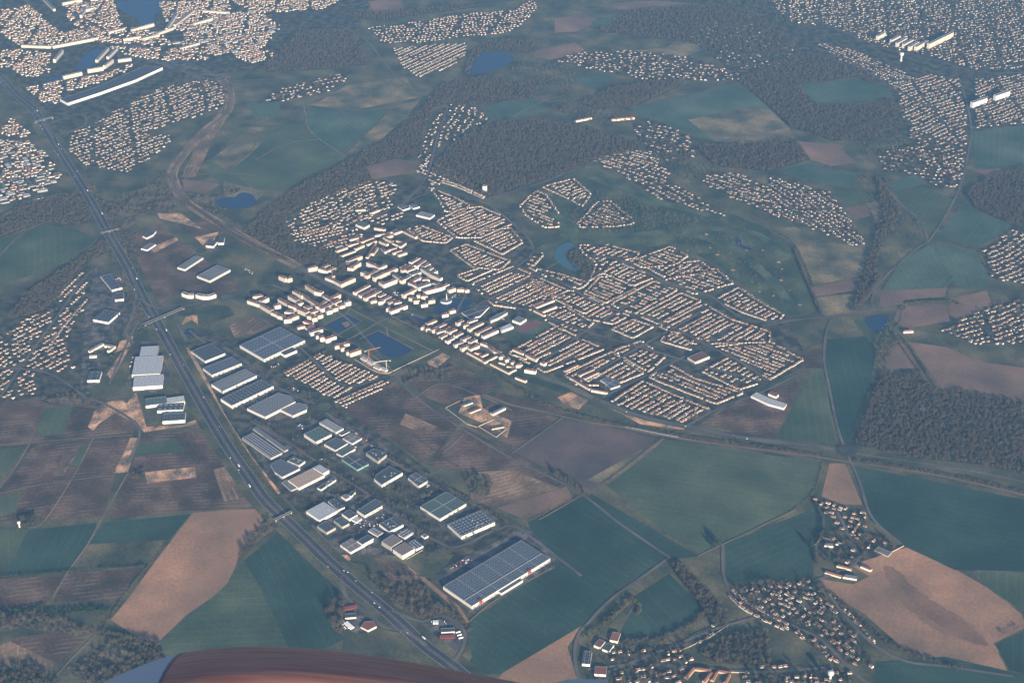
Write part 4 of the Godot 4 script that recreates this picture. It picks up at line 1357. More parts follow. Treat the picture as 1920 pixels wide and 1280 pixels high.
	hall("warehouse", "dark stepped supermarket by the motorway village", [-1408.9,-4843.8,-1382.0,-4863.2,-1317.2,-4755.9,-1356.3,-4744.6], 8.0, "roof_dark", "white", [6, 3, 5, 2])
	hall("workshop", "dark cube workshop with a red and white porch", [-1327.9,-4679.6,-1334.0,-4716.6,-1307.6,-4727.8,-1296.0,-4672.2], 9.0, "roof_dark", "white")
	hall("office_building", "grey office bar with a curved glass head by the cleared plots", [-1155.5,-4910.3,-1114.4,-4994.5,-1080.6,-4982.3,-1132.8,-4886.7], 8.0, "roof_grey", "cladding_white", [8, 1, 4, 2], [], "office")
	hall("warehouse", "grey ribbed factory hall among cleared plots", [-1077.9,-4845.8,-1019.6,-4928.3,-973.5,-4880.9,-1036.2,-4803.4], 9.0, "roof_grey", "cladding_white", [1, 5, 60, 1])
	hall("workshop", "small grey workshop beside the bare earth track", [-1314.2,-5055.7,-1291.0,-5101.5,-1269.8,-5080.6,-1292.0,-5039.2], 6.0, "roof_grey", "white")
	hall("office_building", "small rounded office with a white front wall in the scrub", [-1329.1,-5150.2,-1312.5,-5193.1,-1286.6,-5188.8,-1292.4,-5158.8,-1310.4,-5133.3], 7.0, "roof_dark", "white", [], [], "office")
	hall("office_building", "low twin office with dark roof by the small roundabout", [-1088.0,-5072.6,-1076.5,-5118.6,-1053.4,-5093.4,-1060.1,-5064.2], 8.0, "roof_dark", "white", [], [], "office")
	hall("office_building", "low office beside its twin on orange earth", [-1047.0,-5089.2,-1050.5,-5135.5,-1031.4,-5135.5,-1026.8,-5093.4], 8.0, "roof_dark", "white", [], [], "office")
	hall("workshop", "dark garage hall at the edge of the motorway village", [-1306.2,-4172.9,-1301.4,-4216.7,-1268.4,-4216.7,-1265.1,-4157.4], 9.0, "roof_dark", "white", [3, 2, 8, 2])
	hall("shopping_centre", "very long dark shopping hall with white rims in the railway suburb", [-1940.4,-6442.1,-1832.8,-6552.8,-1728.3,-6718.3,-1652.3,-6836.9,-1569.3,-6816.9,-1658.7,-6666.7,-1788.4,-6509.4,-1894.6,-6393.9], 12.0, "roof_dark", "white", [], [], "shopping centre")
	hall("sports_hall", "grey vaulted sports hall beside the reddish pitch", [-37.9,-4476.8,-26.0,-4497.5,-6.9,-4514.9,5.2,-4494.0,-32.7,-4466.5], 9.0, "roof_pale", "white", [], ["bands"], "sports hall")
	hall("sports_hall", "grey flat sports hall at the corner of the reddish pitch", [0.0,-4535.9,21.0,-4564.1,48.8,-4542.9,26.0,-4518.4], 9.0, "roof_grey", "white", [], [], "sports hall")
	hall("sports_hall", "long rounded grey hall behind the avenue blocks", [-75.0,-4544.6,-43.8,-4580.0,-21.1,-4597.9,-14.0,-4587.2,-43.6,-4551.7,-69.6,-4530.6], 9.0, "roof_grey", "cladding_white", [], [], "sports hall")
	hall("sports_hall", "green vaulted sports hall in the old town", [-567.0,-5234.8,-555.5,-5261.1,-520.4,-5234.8,-533.8,-5208.7], 10.0, "roof_green", "cream", [], [], "sports hall")
	hall("school", "low blue-roofed school among the terraces", [270.1,-4171.5,295.5,-4187.1,326.9,-4162.2,330.5,-4140.7,300.2,-4122.4,290.1,-4146.8], 6.0, "roof_blue", "cladding_white", [], ["seams"], "school")
	hall("school", "white cross-shaped school by the fallow field", [721.3,-4078.5,740.2,-4099.5,771.6,-4069.5,822.6,-4033.8,811.1,-4010.3,766.7,-4033.8], 7.0, "roof_pale", "white", [8, 2, 6, 2], [], "school")
	hall("school", "red-roofed wing of the school by the fallow field", [774.5,-4090.5,785.9,-4102.6,805.9,-4084.5,796.1,-4072.5], 8.0, "tile_red", "white", [], [], "school")
	hall("school", "low white-walled school with finger wings and courts by the pond", [-167.0,-4594.3,-97.5,-4644.8,-74.3,-4633.9,-105.1,-4569.4,-139.8,-4555.2], 5.0, "roof_dark", "white", [], ["seams"], "school")
	hall("town_hall", "white civic building on the round plaza", [553.4,-4312.7,605.7,-4332.3,619.8,-4306.2,565.8,-4267.5], 9.0, "tile_brown", "cream", [], [], "town hall")
	hall("school", "courtyard school in the new town with white outlines, first wing", [-425.3,-5392.8,-404.8,-5415.7,-381.4,-5388.2,-401.6,-5361.0], 6.0, "roof_dark", "white", [], ["seams"], "school")
	hall("school", "courtyard school in the new town with white outlines, second wing", [-382.1,-5402.0,-363.4,-5424.9,-346.1,-5397.4,-364.7,-5374.6], 6.0, "roof_dark", "white", [], ["seams"], "school")
	hall("school", "comb-shaped white school block beside the playing field", [-360.2,-5324.9,-326.4,-5361.0,-290.7,-5311.5,-301.7,-5293.7], 7.0, "roof_dark", "white", [], ["bands"], "school")
	hall("farm_building", "grey greenhouse beside the hamlet garden", [947.0,-3333.9,963.6,-3347.4,992.2,-3322.6,979.2,-3307.0], 4.0, "roof_grey", "cladding_grey", [], [], "greenhouse")
	hall("warehouse", "black-roofed barn with white skylights at the village edge", [166.4,-2895.4,174.5,-2940.6,192.2,-2934.9,185.1,-2887.9], 7.0, "roof_dark", "white", [5, 2, 3, 2])
	hall("farm_building", "red-roofed barn at the village edge", [188.9,-2858.3,202.7,-2884.2,225.3,-2880.5,221.5,-2854.7], 7.0, "tile_red", "white", [], [], "barn")
	hall("farm_building", "brown-roofed barn with a cream front at the village edge", [195.7,-2955.9,209.7,-2979.1,226.3,-2975.2,216.1,-2952.1], 7.0, "tile_brown", "cream", [], [], "barn")
	hall("farm_building", "orange-roofed barn with a lit gable at the village edge", [235.6,-2979.1,247.4,-3006.4,265.4,-3002.4,255.8,-2971.3], 7.0, "tile_orange", "cream", [], [], "barn")
	hall("farm_building", "grey-roofed shed at the village edge", [215.8,-2943.7,229.9,-2968.6,245.1,-2962.8,237.3,-2938.0], 6.0, "roof_dark", "white", [], [], "shed")
	hall("service_station", "service station shop with a dark roof and cream front beside the motorway", [-416.3,-3059.1,-409.8,-3075.2,-386.4,-3079.3,-386.4,-3063.1], 6.0, "roof_dark", "cream", [], [], "service station")
	hall("restaurant", "motorway restaurant with a red tiled roof", [-371.6,-3027.2,-362.7,-3047.1,-341.6,-3047.1,-332.5,-3029.2,-352.2,-3013.4], 6.0, "tile_red", "cream", [], [], "restaurant")
	hall("service_station", "service station shop across the motorway with a cream front", [-179.7,-3005.6,-167.3,-3023.3,-141.1,-3021.3,-139.4,-3009.5], 6.0, "roof_dark", "cream", [], [], "service station")

	# sheds of the hazy business parks
	for k in [[-1406,-7532],[-1342,-7455],[-1308,-7501],[-1254,-7417],[-1345,-7304],[-1379,-7230],[-1298,-7194],[-1258,-7267],[-1213,-7304],[-1457,-7304],[-1387,-7122],[-1499,-7051],[-1262,-7016],[-1572,-7158],[-1289,-7627],[-1189,-7470],[-1123,-7356],[-1455,-7432],[-1417,-7356],[-1302,-7356],[-1337,-7172],[-1223,-7158],[-1468,-7208],[-1177,-7187],[-1494,-7136],[-1147,-7304]]:
		shed("shed in the hazy business park under the lake", "sheds of the business park under the lake", k)
	for k in [[-2049,-5978],[-2002,-5898],[-1945,-5951],[-1981,-5769],[-1932,-5719],[-1896,-5820],[-1828,-5669],[-1805,-5744],[-1938,-5572],[-1879,-5596],[-1866,-5769],[-1766,-5620],[-1925,-5644],[-1858,-5872],[-1978,-5679],[-1928,-5830],[-1787,-5477],[-1991,-5962],[-1891,-5909],[-2026,-5856],[-1881,-5704],[-1787,-5605],[-1839,-5581],[-1901,-5510],[-1864,-5524],[-1767,-5689],[-1918,-5463]]:
		shed("shed in the business park across the motorway", "sheds of the business park across the motorway", k)
	for k in scatter(pv([-1561,-7304,-1460,-7548,-1263,-7627,-1102,-7394,-1163,-7086,-1371,-6995,-1531,-7065]), 62.0):
		if not near_hall(k): shed("shed in the hazy business park under the lake", "sheds of the business park under the lake", [k.x, k.y])
	for k in scatter(pv([-2085,-6032,-1972,-6015,-1818,-5830,-1750,-5654,-1786,-5533,-1916,-5417]), 58.0):
		if not near_hall(k): shed("shed in the business park across the motorway", "sheds of the business park across the motorway", [k.x, k.y])

func near_hall(p: Vector2) -> bool:
	for r in roads:
		if Geometry2D.get_closest_point_to_segment(p, r[0], r[1]).distance_to(p) < r[2] + 14.0:
			return true
	return false

func shed(label: String, group: String, k: Array) -> void:
	var u := Vector2.from_angle(deg_to_rad(rng.randf_range(-34, -26) if rng.randf() < 0.7 else 58.0))
	var w := Vector2(-u.y, u.x)
	var a := rng.randf_range(9, 21)
	var b := rng.randf_range(6, 11)
	var c := Vector2(k[0], k[1])
	var f := []
	for q in [c - u * a - w * b, c + u * a - w * b, c + u * a + w * b, c - u * a + w * b]:
		f.append(q.x); f.append(q.y)
	var rf: String = ["roof_pale", "roof_grey", "roof_green", "roof_dark"][rng.randi() % 4]
	hall("shed", "%s %s-roofed %s" % ["long" if a > 15.0 else "short", rf.trim_prefix("roof_"), label], f, rng.randf_range(4, 7), rf, "cladding_grey", [], [], "shed", group)

func farms() -> void:
	for k in [
		["long farmhouse with a bright gable inside the fallow land", [-57,-3977,-18,-4012], 11.0, 8.0, "cream", "slate"], ["small dark barn in the walled farmyard", [-144,-4027,-117,-4045], 9.0, 5.0, "cream", "slate"], ["low brown barn in the walled farmyard", [-124,-3989,-92,-4012], 9.0, 5.0, "cream", "tile_brown"], ["low cart shed of the lower walled yard", [-59,-3903,-23,-3915], 7.0, 4.0, "cream", "tile_brown"],
		["long brown-roofed farm range by the pale ploughed field", [803,-3239,841,-3220], 9.0, 5.0, "cream", "tile_orange"], ["barn closing the hamlet farmyard", [846,-3220,880,-3211], 14.0, 6.0, "cream", "slate"], ["red-brown farmhouse beside the yard with parked machines", [899,-3263,922,-3246], 10.0, 6.0, "white", "tile_brown"], ["orange-roofed range at the back of the hamlet farmyard", [838,-3266,873,-3250], 8.0, 5.0, "cream", "tile_orange"],
		["brick range along the lane side of the courtyard farm", [413,-2844,436,-2879], 9.0, 6.0, "ochre", "tile_orange"], ["brick range at the back of the courtyard farm", [434,-2875,471,-2868], 8.0, 6.0, "ochre", "tile_orange"], ["brick range on the garden side of the courtyard farm", [454,-2831,475,-2862], 9.0, 6.0, "ochre", "tile_orange"],
		["stable range beside the courtyard farm", [474,-2837,488,-2866], 8.0, 5.0, "ochre", "tile_orange"], ["back range of the stable yard", [486,-2868,517,-2861], 8.0, 5.0, "ochre", "tile_orange"], ["end range of the stable yard", [503,-2828,518,-2859], 8.0, 5.0, "ochre", "tile_orange"],
		["walled manor house in the garden beside the cedar", [820,-3348,843,-3344], 12.0, 8.0, "cream", "slate"], ["white villa in a clearing of the railway wood", [1215,-4007,1227,-4001], 11.0, 9.0, "white", "slate"], ["cream house standing alone beside the dark square pond", [1264,-4465,1296,-4468], 10.0, 7.0, "white", "tile_orange"],
		["orange-roofed chateau stables beside the far teal field", [414,-6222,514,-6244], 12.0, 8.0, "cream", "tile_orange"], ["cream riding school by the far teal field", [267,-6210,335,-6244], 14.0, 8.0, "cream", "tile_brown"],
	]:
		block("farm_range", k[0], "", k[1], k[2], k[3], k[4], k[5], "hip", "farm building")

const WEST := ["cream apartment block with brown hipped roof in the quarter above the red-roofed building", "apartment blocks of the quarter by the basins"]
const CENTRE := ["cream apartment block with brown roof around the station square", "apartment blocks round the station square"]
const AVEN := ["cream villa block with brown roof standing along the avenue", "villa blocks along the avenue"]
const OLD := ["cream terrace block in the streets that meet at the star-shaped square", "blocks of the star-shaped quarter"]
const TERR := ["long cream terrace with brown roof in the planned town", "terraces of the planned town"]

func apartments() -> void:
	farms()
	for a in [[-883,-4661,-840,-4634],[-867,-4684,-832,-4691],[-835,-4627,-795,-4587],[-794,-4583,-770,-4565],[-770,-4560,-749,-4549],[-743,-4527,-718,-4534],[-717,-4545,-698,-4560],[-783,-4673,-744,-4636],[-742,-4627,-709,-4605],[-708,-4596,-675,-4571],[-832,-4650,-811,-4677],[-785,-4621,-766,-4630],[-749,-4585,-719,-4578],[-751,-4691,-717,-4655],[-708,-4634,-692,-4643],[-691,-4621,-674,-4607],[-674,-4605,-657,-4609],[-740,-4724,-704,-4691],[-702,-4696,-676,-4659],[-674,-4657,-638,-4614],[-638,-4614,-614,-4655],[-702,-4766,-667,-4724],[-666,-4721,-639,-4710],[-635,-4696,-595,-4655],[-597,-4673,-573,-4700],[-627,-4600,-593,-4632],[-608,-4583,-591,-4592],[-589,-4600,-574,-4609],[-570,-4621,-553,-4632],[-552,-4641,-535,-4650],[-589,-4636,-567,-4659],[-672,-4556,-655,-4549],[-652,-4538,-636,-4543],[-635,-4556,-619,-4565],[-658,-4574,-637,-4587],[-799,-4828,-774,-4809],[-765,-4806,-750,-4816],[-647,-4446,-610,-4469],[-628,-4427,-610,-4433],[-612,-4410,-598,-4416],[-592,-4401,-562,-4422],
		[-561,-4362,-516,-4380],[-541,-4349,-528,-4354],[-508,-4315,-476,-4337],[-521,-4325,-511,-4329]]:
		block("apartment_building", WEST[0], WEST[1], a, 15.0, rng.randf_range(12.0, 16.0), "white" if rng.randf() < 0.4 else "cream")
	for a in [[-702,-4882,-671,-4896],[-670,-4886,-636,-4866],[-635,-4866,-607,-4893],[-651,-4896,-628,-4913],[-640,-4825,-603,-4797],[-603,-4794,-579,-4770],[-579,-4770,-534,-4816],[-618,-4821,-606,-4835],
		[-570,-4896,-548,-4891],[-547,-4898,-524,-4930],[-570,-4938,-524,-4981],[-522,-4859,-499,-4845],[-496,-4833,-458,-4876],[-458,-4884,-432,-4908],[-507,-4928,-464,-4893],[-467,-4813,-429,-4854],[-454,-4790,-434,-4771],[-434,-4767,-391,-4804],[-428,-4859,-394,-4891],[-410,-4842,-373,-4798],[-373,-4797,-345,-4833],[-343,-4840,-312,-4862],[-378,-4893,-359,-4916],[-375,-4874,-340,-4911],[-358,-4869,-332,-4891],[-348,-4923,-319,-4960],[-328,-4898,-298,-4943],[-302,-4893,-282,-4918],[-285,-4869,-270,-4888],[-269,-4857,-255,-4871],[-316,-4886,-284,-4847],[-283,-4845,-246,-4811],[-354,-4784,-320,-4754],[-338,-4790,-321,-4809],[-319,-4752,-296,-4771],[-319,-4809,-306,-4825],[-305,-4801,-280,-4803],[-272,-4784,-242,-4763],[-239,-4749,-211,-4775],[-361,-4694,-322,-4735],[-315,-4745,-274,-4775],[-294,-4719,-239,-4749],[-525,-4714,-479,-4768],[-505,-4694,-455,-4746],[-488,-4673,-438,-4726]]:
		block("apartment_building", CENTRE[0], CENTRE[1], a, 14.0, rng.randf_range(12.0, 17.0), "cream" if rng.randf() < 0.7 else "white", "tile_brown" if rng.randf() < 0.6 else "tile_grey")
	for a in [[-346,-4680,-327,-4671],[-327,-4657,-307,-4661],[-320,-4700,-306,-4698],[-304,-4689,-281,-4690],[-301,-4633,-279,-4640],[-278,-4657,-256,-4665],[-470,-4657,-447,-4667],[-440,-4687,-421,-4706],[-426,-4666,-402,-4690],[-405,-4646,-383,-4667],[-444,-4648,-426,-4654],[-416,-4606,-400,-4607],[-390,-4639,-366,-4649],[-397,-4585,-345,-4626],[-211,-4731,-189,-4746],[-185,-4740,-162,-4739],[-157,-4733,-144,-4737],[-229,-4565,-208,-4573],[-205,-4588,-185,-4597],
		[-295,-4484,-279,-4487],[-278,-4471,-264,-4474],[-257,-4461,-242,-4470],[-240,-4446,-220,-4457],[-227,-4418,-206,-4437],[-205,-4395,-183,-4418],[-181,-4372,-152,-4390],[-158,-4347,-134,-4365],[-274,-4508,-244,-4533],[-239,-4484,-211,-4509],[-215,-4461,-193,-4487],[-201,-4448,-176,-4470],[-180,-4427,-156,-4449],[-157,-4401,-130,-4422],[-131,-4384,-110,-4406],[-176,-4510,-156,-4529],[-157,-4493,-139,-4498],[-139,-4517,-111,-4535],[-136,-4471,-91,-4516],[-111,-4446,-65,-4490],[-90,-4427,-43,-4468],[-131,-4345,-102,-4370],[-102,-4387,-78,-4370],[-77,-4368,-61,-4338],[-60,-4335,-40,-4322],[-40,-4296,-21,-4302],[-21,-4280,-4,-4286],[-3,-4264,12,-4269],[12,-4248,34,-4250],[38,-4221,72,-4209],[1,-4349,34,-4322],[41,-4313,75,-4282],[87,-4268,100,-4257]]:
		block("apartment_building", AVEN[0], AVEN[1], a, 13.0, rng.randf_range(10.0, 14.0), "cream" if rng.randf() < 0.6 else "white")
	for a in [[-580,-5114,-549,-5130],[-538,-5099,-495,-5135],[-513,-5080,-483,-5109],[-504,-4981,-484,-5088],[-476,-5104,-446,-5078],[-486,-5006,-473,-5057],[-466,-5052,-449,-5021],[-599,-4991,-551,-5031],[-552,-5042,-524,-5073],[-619,-5026,-582,-5057],[-624,-5057,-600,-5073],[-581,-5073,-545,-5093],[-459,-5130,-427,-5151],[-456,-5125,-428,-5099],[-428,-5093,-396,-5067],[-423,-5167,-396,-5189],[-393,-5183,-347,-5135],[-393,-5062,-376,-5093],[-415,-5114,-395,-5099],[-438,-5034,-407,-5055],[-417,-5011,-387,-5034],[-398,-4996,-369,-5016],[-493,-5151,-455,-5167],[-454,-5162,-411,-5202],[-571,-4930,-524,-4986],[-501,-5210,-461,-5194],[-581,-5357,-542,-5362],[-520,-5331,-490,-5360]]:
		block("terrace", OLD[0], OLD[1], a, 10.0, rng.randf_range(7.0, 10.0), "cream", "tile_brown" if rng.randf() < 0.7 else "tile_grey", "hip", "terrace")
	for a in [[-144,-4337,-86,-4278],[-85,-4274,-46,-4313],[-120,-4333,-98,-4325],[-95,-4309,-74,-4327],[-69,-4268,-10,-4210],[-5,-4217,14,-4233],[-42,-4276,-21,-4264],[-17,-4252,4,-4244],[9,-4185,41,-4162],[71,-4614,97,-4587],[75,-4636,107,-4664], [176,-4184,235,-4117], [240,-4111,288,-4095], [165,-4219,208,-4257], [210,-4194,257,-4231], [226,-4175,269,-4212], [8,-4321,42,-4295], [70,-4605,105,-4569], [80,-4623,143,-4674], [95,-4587,150,-4630]]:
		block("terrace", TERR[0], TERR[1], a, 9.0, rng.randf_range(6.5, 8.5), "cream", "tile_brown", "hip", "terrace")
	# hotel of two curved wings
	for a in [[-1110,-4711,-1087,-4696], [-1087,-4696,-1068,-4696], [-1061,-4700,-1036,-4688], [-1036,-4688,-1011,-4688], [-1011,-4688,-992,-4703]]:
		block("hotel_wing", "cream curved hotel wing with red roof by the interchange roundabout", "curved hotel by the interchange", a, 13.0, 13.0, "white", "tile_red", "flat", "hotel")
	# long low cream office with wings beyond the motorway
	for a in [[-1333,-4338,-1299,-4387], [-1296,-4374,-1261,-4364], [-1273,-4341,-1260,-4367], [-1328,-4308,-1306,-4311]]:
		block("office_wing", "cream wing of the angled office by the motorway village", "angled office by the motorway village", a, 9.0, 8.0, "cream", "roof_grey", "flat", "office")
	# red-roofed building by the first basin
	for a in [[-694,-4488,-669,-4499], [-662,-4481,-639,-4501], [-683,-4530,-653,-4510]]:
		block("retirement_home", "wing of the low building with bright red roofs beside the square basin", "red-roofed building by the basin", a, 13.0, 8.0, "white", "tile_red", "hip", "residence")
	# slabs on the far right
	for a in [[1958,-6367,2033,-6421], [2076,-6445,2152,-6500]]:
		block("apartment_slab", "long white slab block above the right-angled fields of the far suburb", "white slab blocks of the far suburb", a, 14.0, 24.0, "white", "roof_grey", "flat")
	block("apartment_slab", "very long cream slab block above the railway cutting", "", [1934,-7079,2083,-7237], 14.0, 26.0, "cream", "roof_grey", "flat")
	for a in [[1774,-7143,1826,-7201], [1792,-7101,1850,-7172], [1819,-7086,1875,-7150], [1839,-7051,1896,-7122], [1868,-7051,1942,-7136], [1719,-7194,1764,-7245]]:
		block("apartment_slab", "short cream slab block in the row beside the railway cutting", "row of slab blocks beside the cutting", a, 13.0, 22.0, "cream", "roof_grey", "flat")
	block("apartment_tower", "white slab tower standing alone at the wood's edge", "", [-112,-5529,-99,-5524], 12.0, 26.0, "white", "roof_grey", "flat")
	# tower blocks of the railway suburb, far upper left
	for a in [[-1881,-6906,-1864,-7065], [-1839,-6947,-1822,-7065], [-1896,-6773,-1832,-6806], [-1829,-6826,-1808,-6906], [-1789,-6906,-1732,-6927], [-1985,-6695,-1914,-6747], [-1807,-7304,-1718,-7394], [-2281,-7101,-2141,-7086], [-2129,-7086,-1944,-7201], [-2072,-6906,-2066,-7030], [-1820,-7172,-1745,-7208], [-1733,-7187,-1664,-7245], [-2109,-7765,-2021,-7790], [-2107,-7580,-2052,-7627], [-1640,-7319,-1630,-7548], [-1612,-7379,-1558,-7588], [-1525,-7394,-1448,-7470], [-1519,-7588,-1385,-7564], [-2258,-7611,-2352,-7773], [-2230,-7692,-2146,-7749], [-1531,-7065,-1456,-7136], [-2103,-7509,-2104,-7627], [-1911,-7282,-1846,-7334], [-1689,-7245,-1608,-7356]]:
		block("apartment_slab", "cream slab block among the towers of the hazy railway suburb", "slab blocks of the railway suburb", a if a[0] < a[2] else [a[2], a[3], a[0], a[1]], 12.0, rng.randf_range(11.0, 17.0), "cream", "roof_grey", "flat")

func lathe(s: Shape, prof: Array, sides := 16, at := Vector3.ZERO) -> void:
	for i in prof.size() - 1:
		for k in sides:
			var a := TAU * k / sides
			var b := TAU * (k + 1) / sides
			var p: Vector2 = prof[i]
			var q: Vector2 = prof[i + 1]
			s.quad(at + Vector3(cos(a) * p.x, p.y, sin(a) * p.x), at + Vector3(cos(a) * q.x, q.y, sin(a) * q.x), at + Vector3(cos(b) * q.x, q.y, sin(b) * q.x), at + Vector3(cos(b) * p.x, p.y, sin(b) * p.x))

func water_tower(label: String, flat: Array, k := 1.0) -> void:
	var o := thing("water_tower", label, "water tower", Vector3(flat[0], 0, flat[1]))
	var s := Shape.new()
	lathe(s, [Vector2(5 * k, 0), Vector2(3.6 * k, 18 * k), Vector2(4.2 * k, 22 * k)])
	put("shaft", s.mesh(M.concrete), o)
	s = Shape.new()
	lathe(s, [Vector2(4.2 * k, 22 * k), Vector2(8.5 * k, 28 * k), Vector2(8.8 * k, 35 * k), Vector2(0.01, 37 * k)])
	put("tank", s.mesh(M.white), o)

func landmarks() -> void:
	water_tower("white water tower beside the far railway cutting", [1771,-6927], 1.1)
	water_tower("slim white water tower rising over the village gardens", [748,-2840], 0.8)
	water_tower("lone white water tower in the fields beside a clump of dark trees", [-1317,-3436], 0.5)
	# round church with a leaning mast by the pond
	var c := [-221,-4677]
	var o := thing("church", "white round church with a tall spire beside the winding pond", "church", Vector3(c[0], 0, c[1]))
	var s := Shape.new()
	lathe(s, [Vector2(20, 0), Vector2(20, 7)], 24)
	put("wall", s.mesh(M.white), o)
	s = Shape.new()
	lathe(s, [Vector2(20.6, 7), Vector2(5, 12), Vector2(0.01, 13)], 24)
	put("roof", s.mesh(M.slate), o)
	s = Shape.new()
	lathe(s, [Vector2(2.4, 0), Vector2(1.6, 22), Vector2(0.05, 36)], 8, Vector3(3, 0, 6))
	put("spire", s.mesh(M.white), o)
	# tower cranes of the building site at the foot of the park
	for k in [["orange tower crane with a long jib over the building site", [-449,-4302], 34.0, 205.0], ["white tower crane beside the site cabins", [-390,-4244], 30.0, 15.0]]:
		var t := thing("tower_crane", k[0], "crane", Vector3(k[1][0], 0, k[1][1]), deg_to_rad(k[3]))
		var m: Material = M.crane_yellow if k[2] > 31.0 else M.white
		var b := Shape.new()
		for x in [-0.9, 0.9]:
			for z in [-0.9, 0.9]:
				b.box(Vector3(x, 0, z), Vector3(0.35, k[2], 0.35))
		for y in range(2, int(k[2]), 3):
			b.box(Vector3(0, y, 0.9), Vector3(1.8, 0.25, 0.25)); b.box(Vector3(0, y, -0.9), Vector3(1.8, 0.25, 0.25))
		put("mast", b.mesh(m), t)
		b = Shape.new()
		b.box(Vector3(-18, k[2], 0.6), Vector3(44, 0.4, 0.4)); b.box(Vector3(-18, k[2], -0.6), Vector3(44, 0.4, 0.4)); b.box(Vector3(-18, k[2] + 1.4, 0), Vector3(44, 0.4, 0.4))
		for x in range(-38, 4, 3): b.box(Vector3(x, k[2] + 0.4, 0), Vector3(0.25, 1.0, 1.2))
		put("jib", b.mesh(m), t)
		b = Shape.new()
		b.box(Vector3(9, k[2], 0), Vector3(10, 0.5, 1.4)); b.box(Vector3(12, k[2] - 2.4, 0), Vector3(3, 2.4, 1.8))
		put("counterweight", b.mesh(M.concrete), t)
	# concrete carcasses rising on the site
	for a in [[-476,-4302,-458,-4286], [-454,-4282,-434,-4263], [-432,-4250,-411,-4234], [-409,-4241,-393,-4225]]:
		block("unfinished_building", "grey concrete shell of a half-built block under the cranes", "half-built blocks under the cranes", a, 11.0, 6.0, "concrete", "roof_pale", "flat", "building site")
	# petrol canopies
	for k in [["red fuel canopy beside the motorway restaurant", [-421,-3090,-386,-3101]], ["red fuel canopy on the far side of the motorway from the restaurant", [-176,-2985,-138,-2987]]]:
		var a := Vector2(k[1][0], k[1][1])
		var b2 := Vector2(k[1][2], k[1][3])
		var d := (b2 - a).normalized()
		var t := thing("fuel_canopy", k[0], "fuel canopy", v3((a + b2) / 2), -d.angle())
		var l := a.distance_to(b2)
		var f := Shape.new()
		f.box(Vector3(0, 5.2, -4), Vector3(l, 1.0, 12))
		put("roof", f.mesh(M.red_panel), t)
		for i in 5:
			f = Shape.new()
			f.box(Vector3(lerpf(-l / 2 + 2, l / 2 - 2, i / 4.0), 0, -4), Vector3(0.6, 5.2, 0.6))
			put("post", f.mesh(M.white), t)
		for i in 4:
			f = Shape.new()
			f.box(Vector3(lerpf(-l / 2 + 5, l / 2 - 5, i / 3.0), 0, -4), Vector3(0.9, 2.0, 2.2))
			put("fuel_pump", f.mesh(M.white), t)
	# commuter train
	var tp := smooth(pv([332,-3915,374,-3901,427,-3881,483,-3862]), 23.0)
	var tr := thing("train", "silver-blue commuter train on the railway beside the dark bare field", "train")
	for i in tp.size() - 1:
		var q := (tp[i] + tp[i + 1]) / 2
		var d := (tp[i + 1] - tp[i])
		var f := Shape.new()
		f.box(v3(q, 1.4), Vector3(d.length() - 0.9, 2.6, 2.9), v3(d.normalized()))
		var car := put("carriage", f.mesh(M.slate), tr)
		f = Shape.new()
		f.box(v3(q, 4.0), Vector3(d.length() - 1.4, 0.5, 2.4), v3(d.normalized()))
		put("roof", f.mesh(M.roof_pale), car)
	# motorway bridges
	for k in [["road bridge carrying the interchange road over the motorway", [-1197,-4510,-1087,-4623], 12.0], ["overbridge carrying a country road over the motorway by the ploughed field", [-638,-3459,-595,-3498], 7.0], ["far overbridge across the motorway near the scrub", [-1483,-5173,-1428,-5207], 8.0], ["overbridge of the far ring road across the motorway", [-1987,-6199,-1924,-6256], 12.0]]:
		var a := Vector2(k[1][0], k[1][1])
		var b2 := Vector2(k[1][2], k[1][3])
		var d := (b2 - a).normalized()
		var t := thing("bridge", k[0], "bridge", v3((a + b2) / 2), -d.angle())
		var l := a.distance_to(b2)
		var f := Shape.new()
		f.box(Vector3(0, 5.6, 0), Vector3(l, 1.2, k[2]))
		put("deck", f.mesh(M.old_asphalt), t)
		for sd in [-1.0, 1.0]:
			f = Shape.new()
			f.box(Vector3(0, 6.8, sd * k[2] * 0.5), Vector3(l, 1.0, 0.4))
			put("parapet", f.mesh(M.bridge_rail), t)
		for x in [-l / 2 + 4.0, 0.0, l / 2 - 4.0]:
			f = Shape.new()
			f.box(Vector3(x, 0, 0), Vector3(1.6, 5.6, k[2] * 0.8))
			put("pier", f.mesh(M.concrete), t)
	# garden and farm walls
	for k in [["white perimeter wall of the building site at the park's foot", [-494,-4300,-437,-4240,-404,-4217,-382,-4217,-351,-4248,-233,-4360], 3.0],
		["cream wall around the farmyard in the fallow land", [-199,-4021,-157,-4060,-199,-4021,-133,-3934,-102,-3915], 3.0], ["cream wall of the lower farmyard", [-99,-3920,-55,-3957,-16,-3906,-46,-3864,-99,-3920], 3.0],
		["white wall round the village garden with the cedar", [798,-3359,824,-3389,869,-3362], 3.0], ["white wall at the end of the hamlet field", [994,-3328,1030,-3353], 3.0],
		["white garden wall beside the village lane", [401,-2941,481,-2993,533,-3038], 3.0], ["white fence beside the striped sheds", [-274,-3298,-234,-3336], 2.0], ["white wall beside the village farms", [481,-2873,562,-2866], 3.0]]:
		var s2 := Shape.new()
		var w := pv(k[1])
		for i in w.size() - 1:
			var d := w[i + 1] - w[i]
			s2.box(v3((w[i] + w[i + 1]) / 2), Vector3(d.length() + 0.4, k[2], 0.5), v3(d.normalized()))
		tag(put("boundary_wall", s2.mesh(M.old_wall)), k[0], "wall")

